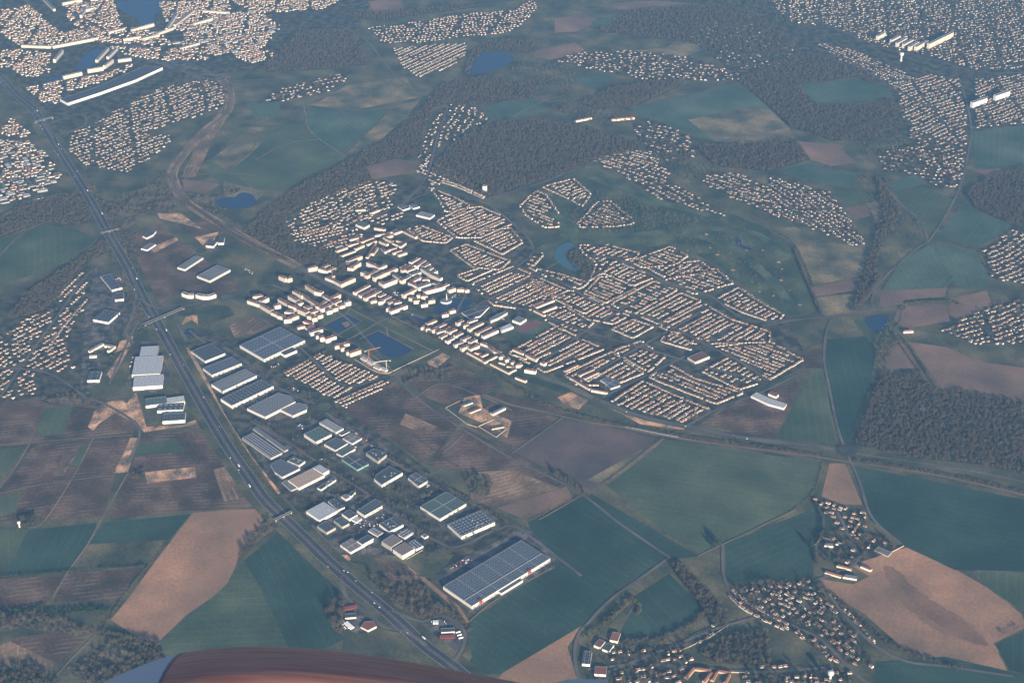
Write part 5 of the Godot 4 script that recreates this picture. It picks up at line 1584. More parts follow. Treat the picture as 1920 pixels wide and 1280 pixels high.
func woods() -> void:
	forest("bare winter wood wrapped round the old town's edge", [-981,-5164,-912,-5371,-817,-5581,-672,-5779,-564,-5739,-534,-5620,-629,-5533,-795,-5385,-835,-5312,-794,-5130,-752,-5014,-822,-4973])
	forest("grey bare copse between the old town and the station quarter", [-802,-4965,-756,-5047,-684,-5080,-590,-4986,-571,-4925,-586,-4847,-684,-4906])
	forest("broad bare wood behind the water tower slab", [-317,-5719,-238,-5988,-89,-6210,89,-6239,309,-6153,518,-5988,468,-5882,294,-5769,82,-5605,-97,-5477,-226,-5615], 10.0, 1.05)
	forest("strip of bare wood beside the tan hill field", [-672,-5779,-520,-6015,-443,-6182,-365,-6415,-302,-6445,-355,-6199,-362,-5882,-466,-5841,-586,-5754], 10.0)
	forest("bare wood below the blue reservoir", [-367,-6445,-305,-6631,-142,-6727,0,-6695,117,-6600,92,-6476,-69,-6445,-204,-6373], 10.0)
	forest("wood of tall bare poplars beside the teal fields", [297,-6415,444,-6600,635,-6663,768,-6695,724,-6600,523,-6385,362,-6355], 9.0, 1.2)
	forest("sprawling bare wood below the far suburb", [992,-6695,1328,-7030,1463,-6961,1619,-6760,1597,-6644,1517,-6721,1268,-6644,1266,-6409,1455,-6385,1618,-6457,1676,-6355,1477,-6032,1301,-6015,1159,-6153,1077,-6445], 11.0)
	forest("bare wood beside the scattered villas", [732,-5962,950,-5988,1151,-6032,1184,-5830,1000,-5719,797,-5769], 11.0)
	forest("dark oval wood at the end of the green field", [1726,-5524,1837,-5654,2023,-5769,1872,-5224,1800,-5281,1724,-5385], 9.0)
	forest("large bare wood beside the railway roundabout", [990,-3831,1102,-4111,1143,-4219,1254,-4212,1298,-4102,1361,-4111,1545,-4045,1444,-3677,1315,-3729,1125,-3761], 8.5, 1.0, 0.12)
	forest("bare wood along the motorway village", [-1660,-4552,-1624,-4752,-1516,-4986,-1462,-5122,-1426,-5047,-1500,-4918,-1517,-4696,-1564,-4587], 9.0)
	forest("bare wood beside the hazy business park", [-1882,-5295,-1812,-5477,-1621,-5524,-1516,-5339,-1576,-5242,-1720,-5273,-1840,-5143], 11.0)
	forest("dark wood in the middle of the near village", [447,-2941,533,-2999,627,-3018,616,-2888,484,-2903], 7.5, 1.0, 0.25)
	forest("hill wood below the railway suburb", [-1128,-6826,-1015,-7304,-817,-7356,-694,-7158,-652,-6879,-863,-6813,-1099,-6786], 12.0)
	forest("dark copse in the corner of the fields under the wing", [-1216,-2879,-1145,-2898,-1063,-2824,-1196,-2806], 7.0, 1.0, 0.5)
	forest("dark belt of trees at the bottom of the ploughed field", [-1014,-3007,-951,-3003,-855,-2968,-826,-2907,-948,-2812,-988,-2824,-885,-2935,-999,-2987], 7.0, 0.8, 0.4)
	forest("bare wood between the golf course and the stream", [1300,-5047,1357,-5173,1441,-5339,1445,-5654,1406,-5669,1373,-5348,1301,-5130,1224,-4925,1135,-4641,1227,-4752], 10.0)
	forest("wooded slope with scattered villas near the far road", [407,-7319,579,-7627,902,-7708,1200,-7548,1339,-7101,1073,-6961,825,-7172], 14.0)
	forest("bare trees of the golf course between the curved streets", [198,-5348,325,-5533,462,-5463,593,-5348,741,-5259,562,-5216,347,-5173,251,-5194], 17.0, 0.8, 0.2, false)
	forest("trees of the golf lakeside", [188,-5014,227,-5047,280,-4965,290,-4866,246,-4809,225,-4886], 9.0, 0.8, 0.2, false)
	forest("bare belt of trees in four dark lines beside the near village", [411,-3268,436,-3283,488,-3186,537,-3082,526,-3022,497,-3022,468,-3123], 8.0, 1.0)
	forest("clump of dark trees by the lone water tower", [-1323,-3466,-1288,-3483,-1274,-3443,-1313,-3436], 7.0, 1.1, 0.6, false)
	forest("dark trees in the corner of the fallow plots", [-1065,-3677,-1036,-3698,-1026,-3659,-1057,-3651], 6.0, 0.9, 0.5, false)
	forest("wood of the far ridge beyond the railway suburb", [-834,-7548,-629,-7595,-265,-7708,-159,-7675,-469,-7548,-672,-7470], 14.0)
	forest("trees round the estate by the blue reservoir", [-214,-6760,-196,-6995,-137,-7172,0,-7208,100,-7172,98,-7030,0,-7065,-123,-7065,-181,-6893,-190,-6727], 12.0)
	for k in [
		["scattered bare trees between the villas and the teal field", [475,-5988,611,-6070,719,-5830,792,-5729,676,-5605,571,-5830], 20.0], ["scattered bare trees below the dense far suburb", [1582,-6568,1683,-6385,1588,-6043,1661,-5882,1532,-5679,1439,-5729,1382,-5988,1490,-6098], 20.0],
		["scattered bare trees along the stream meadow", [1325,-5679,1440,-5630,1442,-5348,1521,-5259,1454,-5130,1329,-5173,1313,-5394], 24.0], ["loose trees round the teal field's farm", [159,-6385,323,-6506,432,-6385,536,-6239,441,-6153,268,-6239], 17.0],
		["loose trees of the heath beside the business park", [-1483,-5173,-1348,-5173,-1267,-4771,-1153,-4552,-1255,-4623,-1382,-4925], 16.0], ["loose trees of the far meadow under the reservoir", [-24,-6893,194,-6893,331,-6695,232,-6537,47,-6631], 18.0],
		["loose trees on the hill over the far fields", [737,-7627,1285,-7790,1396,-7470,1169,-7319,872,-7394], 20.0], ["loose trees in the suburb gardens above the cutting", [1315,-7627,2570,-7790,2304,-6826,1910,-6995,1532,-7356], 26.0],
		["loose trees between the ring road and the pond", [-1367,-5679,-1300,-5830,-1248,-5533,-1067,-5348,-930,-5216,-1046,-5216,-1233,-5394], 18.0], ["loose trees around the interchange", [-1306,-4696,-1267,-4771,-1153,-4552,-1202,-4448,-1267,-4552], 18.0],
		["loose trees along the lower railway suburb", [-1627,-6445,-1489,-6695,-1286,-6760,-1191,-6445,-1454,-6631], 20.0], ["loose trees of the golf course", [558,-5173,853,-5216,966,-4696,859,-4696,728,-4965], 34.0],
		["loose trees beside the brown fields' stream", [1161,-4414,1232,-4552,1247,-4414,1162,-4250,1129,-4250], 12.0], ["loose trees in the near village gardens", [183,-3022,414,-2974,426,-2833,187,-2815], 20.0],
	]:
		forest(k[0], k[1], k[2], 0.8, 0.15, false)
	for h in [[-869,-6385,-856,-6153,-782,-6032], [499,-6373,739,-6506,1012,-6663], [1266,-6631,1300,-6409,1460,-6409], [1362,-4965,1254,-4752], [1515,-4847,1466,-4771], [1644,-5047,1648,-4866], [43,-3459,183,-3571], [433,-3856,252,-3631], [881,-3737,836,-3601,768,-3514], [-1148,-6153,-1037,-5988,-1105,-5729], [-510,-6361,-574,-6153,-681,-5882], [934,-5216,1008,-5088,1026,-4790], [-1549,-4965,-1489,-5130], [-1438,-5326,-1308,-5371,-1270,-5486]]:
		hedge("thin bushy hedge dividing two fields", h, 5.0, 7.0, SHRUB, 1.0)
	thicket("tangled scrub between the motorway and the huge warehouse", [-368,-3218,-306,-3207,-232,-3211,-204,-3144,-196,-3082,-224,-3062,-293,-3113], 7.0, 1.1)
	thicket("scrub bank at the corner of the ploughed field", [-717,-3317,-693,-3396,-667,-3459,-621,-3443,-664,-3389,-701,-3303], 6.5)
	thicket("scrub along the motorway beside the business park", [-1719,-5679,-1630,-5654,-1406,-5173,-1307,-4925,-1361,-5006,-1473,-5216,-1612,-5486], 9.0)
	thicket("scrubby waste land round the cleared plots", [-1522,-5440,-1357,-5630,-1270,-5486,-1245,-5348,-1383,-5348,-1386,-5173,-1463,-5304], 9.0)
	thicket("scrub round the pond by the ring road", [-1208,-5477,-1097,-5543,-1036,-5572,-1039,-5533,-1080,-5500,-1120,-5458,-1104,-5385,-1029,-5357,-1149,-5366], 10.0)
	thicket("scrub beside the walled farm", [-330,-4219,-266,-4250,-182,-4219,-213,-4172,-295,-4172], 8.0)
	thicket("tree belt between the service station and the crop field", [-464,-3082,-440,-3144,-432,-3165,-411,-3082,-417,-3003,-438,-3022], 6.0, 1.3)
	thicket("tree belt around the farther service station", [-211,-3066,-186,-3103,-133,-3086,-97,-3022,-110,-3011,-129,-3058,-172,-3062], 6.5, 1.3)
	thicket("weedy land beside the village of the brown fields", [-1451,-4080,-1313,-4111,-1218,-4051,-1244,-4021,-1375,-4036], 9.0, 1.0)
	thicket("scrub in the fields under the wing", [-1272,-3082,-1153,-3082,-1007,-3022,-1053,-2993,-1178,-3026,-1253,-3013], 8.0, 1.0)
	thicket("scrub between the plots under the wing", [-1064,-2879,-994,-2964,-885,-2935,-910,-2870,-988,-2824], 9.0, 1.0)
	thicket("bushes in the fallow land beside the track", [-134,-3651,-97,-3690,-52,-3639,-66,-3576,-110,-3588], 8.0)
	# planting between the halls
	var belt := []
	for q in [[-769,-3934,-630,-3949,-509,-4007,-368,-3809,-194,-3651,-29,-3466,-154,-3339,-222,-3294,-360,-3294,-482,-3408,-616,-3576,-748,-3782], [-1025,-4414,-962,-4448,-802,-4282,-598,-4095,-630,-3949,-771,-3949,-905,-4095], [-1415,-4552,-1447,-4925,-1337,-4847,-1258,-4552,-1239,-4219,-1293,-4095]]:
		for p in scatter(pv(q), 13.0):
			if not on_road(p, 1.0) and rng.randf() < 0.42:
				belt.append(spot(SHRUB if rng.randf() < 0.5 else (BARE if rng.randf() < 0.8 else GREEN), p, 0.7, 0.4))
	mass("shelter_planting", "trees and shrubs planted between the halls of the industrial estate", "shrubs", belt)
	for h in [
		["tall clipped hedge walling the garden by the bent road", [226,-3038,265,-3088,299,-3136], 7.0, SHRUB, 2.2], ["tall clipped hedge closing the end of the walled garden", [300,-3136,318,-3107,313,-3082], 7.0, SHRUB, 2.0],
		["dark clipped hedge between two plantations", [-1311,-3224,-1232,-3233,-1145,-3244,-1046,-3259,-952,-3270], 6.0, GREEN, 0.55],
		["thick dark conifer strip by the scrub", [-1272,-3082,-1221,-3090,-1171,-3103], 22.0, GREEN, 0.6], ["thick dark conifer strip beside the ploughed field", [-1168,-3078,-1089,-3090,-1010,-3097], 22.0, GREEN, 0.6],
		["hedge down the side of the ploughed field", [-944,-3268,-980,-3144,-1004,-3022], 6.0, SHRUB, 1.0],
		["tree-lined ditch through the basin park", [-487,-4752,-351,-4587,-221,-4397,-49,-4203,80,-4060], 10.0, BARE, 0.6],
		["line of bushes along the railway", [80,-4060,159,-4001,298,-3934,496,-3870,677,-3823,883,-3769], 12.0, SHRUB, 1.3],
		["bushes on the railway bank below the wood", [971,-3750,1114,-3708,1253,-3664,1419,-3588], 14.0, SHRUB, 1.3],
		["hedge along the industrial street", [-756,-3949,-614,-3809,-478,-3664,-349,-3539,-226,-3396], 6.0, BARE, 0.5],
		["hedge along the street behind the workshops", [-541,-4007,-400,-3823,-269,-3677,-131,-3539,-43,-3443], 8.0, BARE, 0.55],
		["hedge between the two big halls and the street", [-177,-3613,-14,-3466], 6.0, SHRUB, 1.2],
		["hedge at the edge of the wheat by the near village", [265,-2974,350,-2983,433,-3032,477,-3082], 10.0, BARE, 0.6],
		["bushes between pale ploughed field and village", [781,-3197,848,-3082,908,-2983,973,-2926,1064,-2877], 12.0, BARE, 0.55],
		["hedge along the road past the walled garden", [169,-2993,224,-3052,266,-3103], 8.0, GREEN, 0.5],
		["bushes across the brown fields", [1316,-4659,1427,-4677,1494,-4659], 10.0, SHRUB, 1.6],
		["trees beside the bent country road", [1128,-4605,1205,-4733,1264,-4847], 16.0, BARE, 0.8],
		["hedge of the golf course edge", [1001,-5047,1008,-4847,1019,-4587], 8.0, BARE, 0.6],
		["trees along the ring road", [-1221,-5440,-1046,-5216,-910,-5067,-784,-4965], 10.0, BARE, 0.6],
		["hedge between warehouses and estate", [-710,-4219,-636,-4298,-591,-4347], 8.0, BARE, 0.55],
		["trees along the motorway bank", [-913,-4095,-782,-3809,-681,-3626,-610,-3527], 6.0, SHRUB, 1.0],
		["hedge round the fallow block", [-327,-4156,-264,-4203,-183,-4250], 10.0, BARE, 0.6],
	]:
		hedge(h[0], h[1], h[2], 4.5, h[3], h[4])
	# single trees one can tell apart
	tree_row("tall bare poplar in the short row beside the farm track", "poplars beside the farm track", [119,-3669,151,-3639,184,-3601,212,-3566], 9.0, POPLAR, 0.9)
	tree_row("bare tree of the long double avenue leading to the wood", "double avenue leading to the wood", [1236,-4421,1262,-4250,1281,-4102], 13.0, BARE, 0.85)
	tree_row("bare tree of the long double avenue leading to the wood", "double avenue leading to the wood", [1258,-4427,1281,-4263,1298,-4120], 13.0, BARE, 0.85)
	tree_row("tall dark tree at the corner where the lane leaves the wheat", "tall dark trees at the lane corner", [529,-3344,548,-3357], 8.0, GREEN, 1.9)
	tree(GREEN, Vector2([787,-3344][0], [787,-3344][1]), 2.2, "huge dark cedar beside the walled village garden", "", 0.05)
	tree_row("round bare tree lining the industrial street", "trees of the industrial street", [-626,-3920,-488,-3782,-356,-3639,-231,-3490], 16.0, BARE, 0.6)
	tree_row("bare tree in the line between fallow land and estate road", "trees between fallow land and estate road", [-414,-4007,-344,-3920,-262,-3837,-150,-3703], 15.0, BARE, 0.55)
	tree_row("bare tree on the bank above the ploughed field's lower corner", "trees on the ploughed field's bank", [-1004,-3011,-935,-2991,-859,-2972], 9.0, BARE, 0.8)
	tree_row("small tree at the far corner of the pale ploughed field", "trees at the corner of the pale field", [1198,-3003,1244,-3028], 10.0, BARE, 0.6)
	tree_row("bare tree beside the lane through the hamlet", "trees of the hamlet lane", [830,-3539,836,-3443,797,-3339,793,-3272], 9.0, BARE, 0.8)
	tree_row("bare tree behind the hamlet gardens", "trees behind the hamlet gardens", [890,-3385,919,-3317,871,-3283,832,-3294], 8.0, BARE, 0.8)
	for p in scatter(pv([569,-3186,759,-3186,856,-2983,860,-2870,758,-2870,683,-3042,583,-3082]), 24.0):
		if tree_count < 296 and not on_road(p) and rng.randf() < 0.6:
			tree(BARE if rng.randf() < 0.7 else GREEN, p, 0.75, "garden tree among the village houses beside the pale ploughed field", "garden trees of the near village")

func estates() -> void:
	# planned town: streets run along the avenue (A) or across it (B)
	var A := [-425,-4641,-68,-4347]
	var B := [-276,-4482,0,-4752]
	estate("square", [-710,-4219,-608,-4344,-415,-4200,-534,-4066], [-710,-4219,-608,-4344], 18.0, 11.5, 1.2, 1.0, 0.12, [0, 2, 2], 0.25, 0.96)
	estate("square", [-533,-4060,-391,-4184,-368,-4160,-502,-4018], [-533,-4060,-391,-4184], 16.0, 11.5, 1.2, 1.0, 0.12, [0, 2, 2], 0.25, 0.96)
	for e in [
		[-274,-5281,-198,-5375,-119,-5403,-4,-5290,-4,-5255,-115,-5147,-196,-5147], [-129,-5190,-10,-5224,38,-5109,-34,-5018,-134,-5122], [-378,-5216,-331,-5242,-215,-5147,-236,-5105,-321,-5122], [-217,-5047,-162,-5092,-9,-4965,-42,-4902,-133,-4918],
		[-136,-4801,4,-4925,188,-4752,56,-4616,-62,-4652], [-187,-4859,-89,-4929,-63,-4906,-153,-4820], [-316,-5572,-222,-5486,-160,-5417,-178,-5362,-247,-5362,-278,-5477], [131,-4707,199,-4752,251,-4711,302,-4659,239,-4594],
		[102,-4598,177,-4641,265,-4534,214,-4441,113,-4545], [245,-4562,314,-4641,383,-4580,330,-4524], [325,-4492,397,-4552,458,-4506,387,-4434], [-8,-4341,142,-4503,291,-4364,103,-4225],
		[165,-4212,316,-4347,405,-4219,313,-4150,199,-4150], [325,-4357,413,-4414,479,-4315,423,-4228,343,-4321],
	]:
		estate("town", e, B, 19.0, 11.2, 1.4, 0.94, 0.26, [0, 0, 1, 2], 0.3, 1.0, "gardens", true)
	for e in [
		[313,-4878,381,-4945,491,-4847,412,-4786,334,-4859], [245,-4733,302,-4847,343,-4847,420,-4767,313,-4666], [332,-4659,485,-4816,556,-4752,406,-4594,354,-4630], [418,-4580,570,-4733,629,-4677,480,-4524],
		[482,-4510,640,-4659,720,-4552,832,-4475,822,-4407,579,-4397], [684,-4688,769,-4771,824,-4677,893,-4587,863,-4527,766,-4598], [424,-4197,493,-4266,563,-4187,699,-4105,612,-4045,458,-4166], [293,-4045,403,-4172,488,-4095,595,-4007,511,-3923,303,-4027],
		[592,-4228,688,-4315,794,-4181,691,-4126], [624,-4374,823,-4414,911,-4298,791,-4181,688,-4315], [501,-4482,632,-4414,591,-4347,478,-4414],
	]:
		estate("town", e, B if rng.randf() < 0.5 else A, 19.0, 11.2, 1.8, 0.94, 0.26, [0, 0, 1, 2], 0.3, 1.0, "gardens", true)
	for e in [[30,-5407,91,-5538,125,-5510,170,-5348,167,-5233,117,-5233,49,-5339], [118,-5576,237,-5649,299,-5510,263,-5407,207,-5481], [240,-5255,320,-5440,365,-5453,436,-5304,443,-5259,389,-5242,252,-5229], [238,-5084,333,-5092,448,-5026,435,-4990,354,-4961,317,-4882,265,-4820,298,-4945,254,-5026],
		[416,-4961,564,-5076,616,-5006,569,-4937,454,-4918], [469,-4918,657,-4969,695,-4886,534,-4835], [549,-4878,706,-4906,753,-4805,615,-4726,529,-4820], [43,-4965,95,-5059,107,-5006,74,-4929], [61,-4918,165,-4870,260,-4805,228,-4763,128,-4839], [-4,-4922,175,-4767,108,-4707,27,-4801]]:
		estate("ring", e, A if rng.randf() < 0.6 else B, 21.0, 12.5, 3.0, 0.9, 0.4, [0, 0, 1, 2], 0.35, 1.0, "gardens", true)
	# old town
	estate("town", [-833,-5295,-725,-5477,-576,-5630,-447,-5605,-448,-5407,-529,-5295,-692,-5164,-798,-5160], [-770,-5173,-521,-5440], 23.0, 14.0, 5.0, 0.85, 0.5, [0, 1, 2, 3], 0.35)
	estate("town", [-799,-5173,-680,-5237,-560,-5237,-572,-5109,-722,-5080,-787,-5122], [-786,-5109,-581,-5216], 24.0, 15.0, 2.0, 0.95, 0.2)
	estate("town", [-684,-5080,-549,-5173,-517,-5130,-589,-5080,-679,-5039], [-680,-5047,-537,-5151], 20.0, 13.0, 2.0, 0.95, 0.1)
	estate("town", [-535,-5371,-419,-5417,-393,-5304,-467,-5237,-528,-5281], B, 24.0, 18.0, 3.0, 0.85, 0.1, [3, 0, 3])
	rows("town", [-271,-5615,-204,-5572,-105,-5467], 15.0)
	rows("town", [-263,-5635,-192,-5581,-99,-5481], 15.0)
	estate("far", [-375,-5729,-338,-5830,-229,-5729,-165,-5630,-205,-5591,-328,-5605], A, 21.3, 13.6, 5.0, 0.7, 0.4)
	# villages
	estate("hamlet", [589,-3186,655,-3218,769,-3207,802,-3123,837,-3022,863,-2888,765,-2907,680,-3022,607,-3062,552,-3154], [593,-3165,819,-2926], 21.0, 13.5, 5.0, 0.8, 0.85, [0, 1, 2, 3], 0.4, 1.0)
	estate("hamlet", [400,-2960,443,-3007,534,-3062,541,-3038,439,-2964,387,-2935], [388,-2941,533,-3052], 26.0, 20.0, 4.0, 0.8, 0.35, [0, 1, 3], 0.2, 1.05)
	estate("hamlet", [231,-2935,375,-2968,425,-2954,432,-2888,400,-2824,238,-2824,254,-2888], [229,-2907,425,-2954], 21.0, 14.5, 5.0, 0.75, 0.75, [0, 1, 3, 3], 0.35, 1.05)
	estate("hamlet", [545,-2879,661,-2898,808,-2866,799,-2815,537,-2815], [544,-2870,806,-2851], 21.0, 14.5, 5.0, 0.75, 0.75, [0, 1, 3], 0.3, 1.05)
	estate("farm", [819,-3563,876,-3551,959,-3490,944,-3431,908,-3408,861,-3466], [845,-3539,950,-3478], 20.0, 17.0, 4.0, 0.8, 0.4, [1, 3, 3, 0], 0.35, 1.05)
	estate("farm", [807,-3396,886,-3443,965,-3408,1024,-3350,945,-3305,869,-3272,811,-3294], [855,-3431,1010,-3350], 28.0, 20.0, 8.0, 0.5, 0.9, [1, 3, 0], 0.3, 1.05)
	estate("east", [1385,-4482,1577,-4637,1726,-4696,1643,-4397,1481,-4397,1438,-4431], [1381,-4465,1662,-4623], 23.0, 14.5, 4.0, 0.85, 0.5, [0, 1, 3], 0.25, 1.0)
	estate("east", [1664,-5039,1822,-5216,1858,-5173,1752,-4790,1647,-4839], [1656,-5006,1848,-5173], 23.0, 14.0, 4.0, 0.9, 0.35)
	estate("far", [997,-5669,1207,-5533,1263,-5109,1218,-5076,1053,-5259,951,-5339], [1001,-5581,1232,-5173], 23.0, 14.4, 4.0, 0.9, 0.4)
	estate("far", [703,-5669,873,-5704,985,-5581,951,-5339,808,-5500], A, 23.0, 15.2, 5.0, 0.85, 0.4)
	estate("ring", [425,-5694,535,-5779,625,-5605,674,-5533,788,-5326,705,-5290,636,-5385,535,-5500], [436,-5704,768,-5326], 28.0, 19.0, 4.0, 0.85, 0.3)
	estate("far", [317,-5830,429,-5935,556,-5909,621,-5679,535,-5769,425,-5689], A, 23.0, 14.4, 4.0, 0.9, 0.3)
	estate("far", [500,-6210,603,-6239,720,-6070,745,-5882,630,-5779,518,-5988], A, 32.8, 17.6, 8.0, 0.6, 0.5)
	estate("west", [-1526,-4703,-1486,-4894,-1444,-4809,-1447,-4634,-1485,-4623], [-1525,-4714,-1480,-4894], 24.0, 15.0, 2.0, 0.95, 0.1)
	estate("west", [-1647,-4441,-1580,-4580,-1485,-4623,-1418,-4641,-1434,-4414,-1365,-4250,-1482,-4203,-1567,-4150], [-1630,-4380,-1458,-4659], 23.0, 13.5, 4.0, 0.9, 0.4)
	rows("hamlet", [560,-3169,600,-3113,682,-3038], 14.0)
	rows("hamlet", [551,-3148,584,-3093,667,-3022], 15.0)
	rows("hamlet", [793,-3186,835,-3082,880,-2974], 17.0)
	rows("west", [-1473,-4397,-1450,-4552,-1422,-4696], 15.0)
	estate("west", [-1567,-4150,-1482,-4203,-1438,-4095,-1542,-4060], [-1568,-4156,-1495,-4250], 22.0, 13.5, 4.0, 0.85, 0.3)
	# far suburbs
	estate("far", [-1816,-6087,-1681,-6326,-1541,-6600,-1325,-6708,-1252,-6568,-1232,-6385,-1361,-6239,-1534,-6098,-1375,-6070,-1438,-5830,-1496,-5704,-1611,-5754,-1690,-5779,-1780,-5935], [-1806,-6043,-1308,-6600], 26.2, 16.0, 5.0, 0.9, 0.3)
	estate("far", [-557,-7086,-398,-7136,-212,-7158,-213,-6995,-265,-6859,-415,-6727,-480,-6826], [-417,-6760,-221,-7030], 24.6, 15.2, 2.0, 0.95, 0.1)
	estate("far", [-691,-7379,-591,-7409,-414,-7470,-313,-7548,0,-7627,107,-7790,132,-7667,0,-7319,-227,-7245,-400,-7172,-599,-7158], [-661,-7319,0,-7548], 26.2, 17.6, 4.0, 0.85, 0.2)
	estate("far", [-1096,-6415,-1004,-6600,-763,-6773,-722,-6708,-791,-6568,-877,-6506,-1007,-6433], [-1077,-6445,-732,-6695], 27.9, 19.2, 8.0, 0.6, 0.4)
	estate("far", [-349,-6070,-306,-6355,-251,-6415,-125,-6355,-100,-6239,-176,-6125,-238,-6015,-282,-6015,-307,-5830,-354,-5729,-373,-5882], [-341,-5882,-250,-6385], 29.5, 16.0, 6.0, 0.7, 0.5)
	estate("far", [194,-6927,295,-7030,494,-7065,664,-7030,829,-6961,1024,-6760,1014,-6682,756,-6695,568,-6708,337,-6839], [218,-6906,1018,-6708], 29.5, 19.2, 9.0, 0.75, 0.6)
	estate("far", [813,-7319,982,-7470,1230,-7394,1339,-7101,1258,-6893,1024,-6760,906,-6995], A, 49.2, 27.2, 14.0, 0.6, 0.6)
	estate("far", [1285,-7790,2607,-7873,2316,-6826,2088,-6826,1910,-6995,1693,-7136,1532,-7356,1344,-7470], [1200,-7172,2570,-7790], 27.9, 16.0, 7.0, 0.78, 0.55, [0, 1, 2, 3], 0.35)
	estate("far", [1425,-7172,1580,-7065,1728,-6826,1796,-6695,1675,-6568,1613,-6727,1469,-6995], [1419,-7136,1748,-6695], 23.0, 16.0, 4.0, 0.9, 0.3)
	estate("far", [1705,-6600,1857,-6760,1985,-6695,1894,-6210,1823,-5935,1740,-6043,1633,-6153,1637,-6385], [1623,-6210,1924,-6445], 24.6, 16.0, 4.0, 0.9, 0.3)
	estate("far", [2044,-6695,2298,-6760,2146,-6210,1920,-6153], [1949,-6268,2199,-6445], 23.0, 16.0, 4.0, 0.92, 0.3)
	estate("far", [1448,-5882,1598,-5988,1661,-5882,1821,-5882,1716,-5581,1629,-5557,1574,-5679,1460,-5729], [1459,-5830,1752,-5729], 32.8, 19.2, 8.0, 0.65, 0.5)
	estate("far", [1633,-6153,1734,-6015,1816,-5909,1716,-5581,1698,-5679,1618,-5882], [1587,-5935,1841,-6098], 27.9, 17.6, 5.0, 0.8, 0.4)
	# suburb of the railway: larger blocks and terraces seen through haze
	for e in [[-2110,-7319,-1843,-7379,-1675,-7304,-1568,-7136,-1768,-7136,-2033,-7208], [-1875,-7115,-1559,-7086,-1364,-6947,-1603,-6927,-1832,-7030], [-2370,-7065,-2273,-7072,-2115,-7030,-2075,-6773,-2130,-6708,-2314,-6859], [-1301,-7016,-1188,-7086,-1082,-7030,-1160,-6879], [-1970,-6682,-1855,-6747,-1718,-6893,-1725,-6813,-1831,-6644,-1939,-6556], [-2085,-6032,-1972,-6015,-1818,-5830,-1750,-5654,-1786,-5533,-1916,-5417], [-1561,-7304,-1460,-7548,-1263,-7627,-1102,-7394,-1163,-7086,-1371,-6995,-1531,-7065], [-2106,-6268,-1972,-6098,-1998,-6032,-2104,-6098],
		[-2525,-7627,-2388,-7708,-2161,-7319,-2129,-7086,-2281,-7101,-2440,-7319], [-2229,-7708,-2008,-7790,-1871,-7394,-1969,-7259,-2146,-7470], [-2199,-7319,-2017,-7356,-1941,-7245,-2107,-7101], [-1759,-7749,-1419,-7790,-1370,-7470,-1601,-7319,-1681,-7470], [-1419,-7790,-857,-7790,-947,-7627,-1257,-7588], [-2125,-6600,-1985,-6695,-1940,-6415,-2039,-6445]]:
		estate("far", e, [-2361,-7030,-1932,-7319], 21.0, 15.5, 4.0, 0.85, 0.3, [3, 3, 1, 0], 0.35, 1.25)

func traffic() -> void:
	lane_traffic(MOTORWAY, [-13.5, -9.5, 6.0, 9.5, 13.5], 0.085, "white or dark %s driving on the motorway", "%ss driving on the motorway", 0.35)
	lane_traffic(AVENUE, [-4.0, 4.0], 0.10, "%s driving on the avenue through the town", "%ss on the avenue", 0.0)
	for k in [
		[[-470,-3837,-448,-3809], "parked car beside the dotted hall workshops", 4], [[-386,-3443,-366,-3459], "parked car between the black workshops", 3], [[-628,-3934,-606,-3909], "parked car beside the grey-green hall", 2],
		[[-422,-3062,-399,-3022], "parked car behind the motorway service station", 2], [[-200,-3050,-145,-3050], "parked car behind the farther service station", 2], [[-373,-3466,-346,-3490], "parked car in front of the rounded dark hall", 3],
		[[-165,-3261,-111,-3305], "parked car in the shade of the huge warehouse", 3], [[-676,-4141,-648,-4111], "parked car beside the warehouse row", 2],
		[[-529,-3920,-498,-3887], "parked car beside the ribbed grey hall", 2], [[-459,-3887,-417,-3842], "parked car along the street behind the workshops", 2], [[-416,-3837,-380,-3804], "parked car by the stepped white corner", 2],
		[[-359,-3682,-334,-3703], "parked car in front of the chamfered hall", 2], [[-252,-3639,-228,-3621], "parked car beside the octagonal workshop", 2], [[-547,-3756,-526,-3734], "parked car beside the white office", 2],
		[[-426,-3443,-388,-3474], "parked car in the yard of the black workshops", 4], [[-312,-3408,-296,-3422], "parked car behind the showroom", 3], [[-784,-4036,-741,-4080], "parked car behind the long dark hall", 2],
		[[-756,-4250,-718,-4282], "parked car outside the very large warehouse", 2], [[-215,-4696,-180,-4726], "parked car near the round church", 2], [[-53,-4587,-17,-4552], "parked car by the sports halls", 3], [[-924,-4906,-882,-4866], "parked car by the small scrub offices", 2],
		[[-1375,-4809,-1347,-4847], "parked car outside the stepped supermarket", 4], [[-1189,-4219,-1192,-4315], "parked car beside the pale blue logistics hall", 2], [[-396,-4740,-359,-4711], "parked car on the station square", 4],
	]:
		parking(k[0], 3.2, k[2], 0.32, k[1], k[1].replace("parked car", "cars parked"))
	# lorries at the service stations and docks
	for k in [[[-410,-3046,-390,-3022], "lorry parked in the diagonal bays behind the motorway restaurant", 6], [[-195,-3046,-181,-3046], "lorry parked behind the farther service station", 4], [[-74,-3144,0,-3207], "trailer backed to the docks of the huge warehouse", 9], [[-133,-3014,-122,-2983], "lorry parked along the loop of the farther service station", 3]]:
		var a := Vector2(k[0][0], k[0][1])
		var b := Vector2(k[0][2], k[0][3])
		for i in k[2]:
			var u := (b - a).normalized()
			vehicle("lorry", a.lerp(b, (i + 0.5) / k[2]), -Vector2(-u.y, u.x).angle(), "car_white", k[1], "lorries: " + k[1])

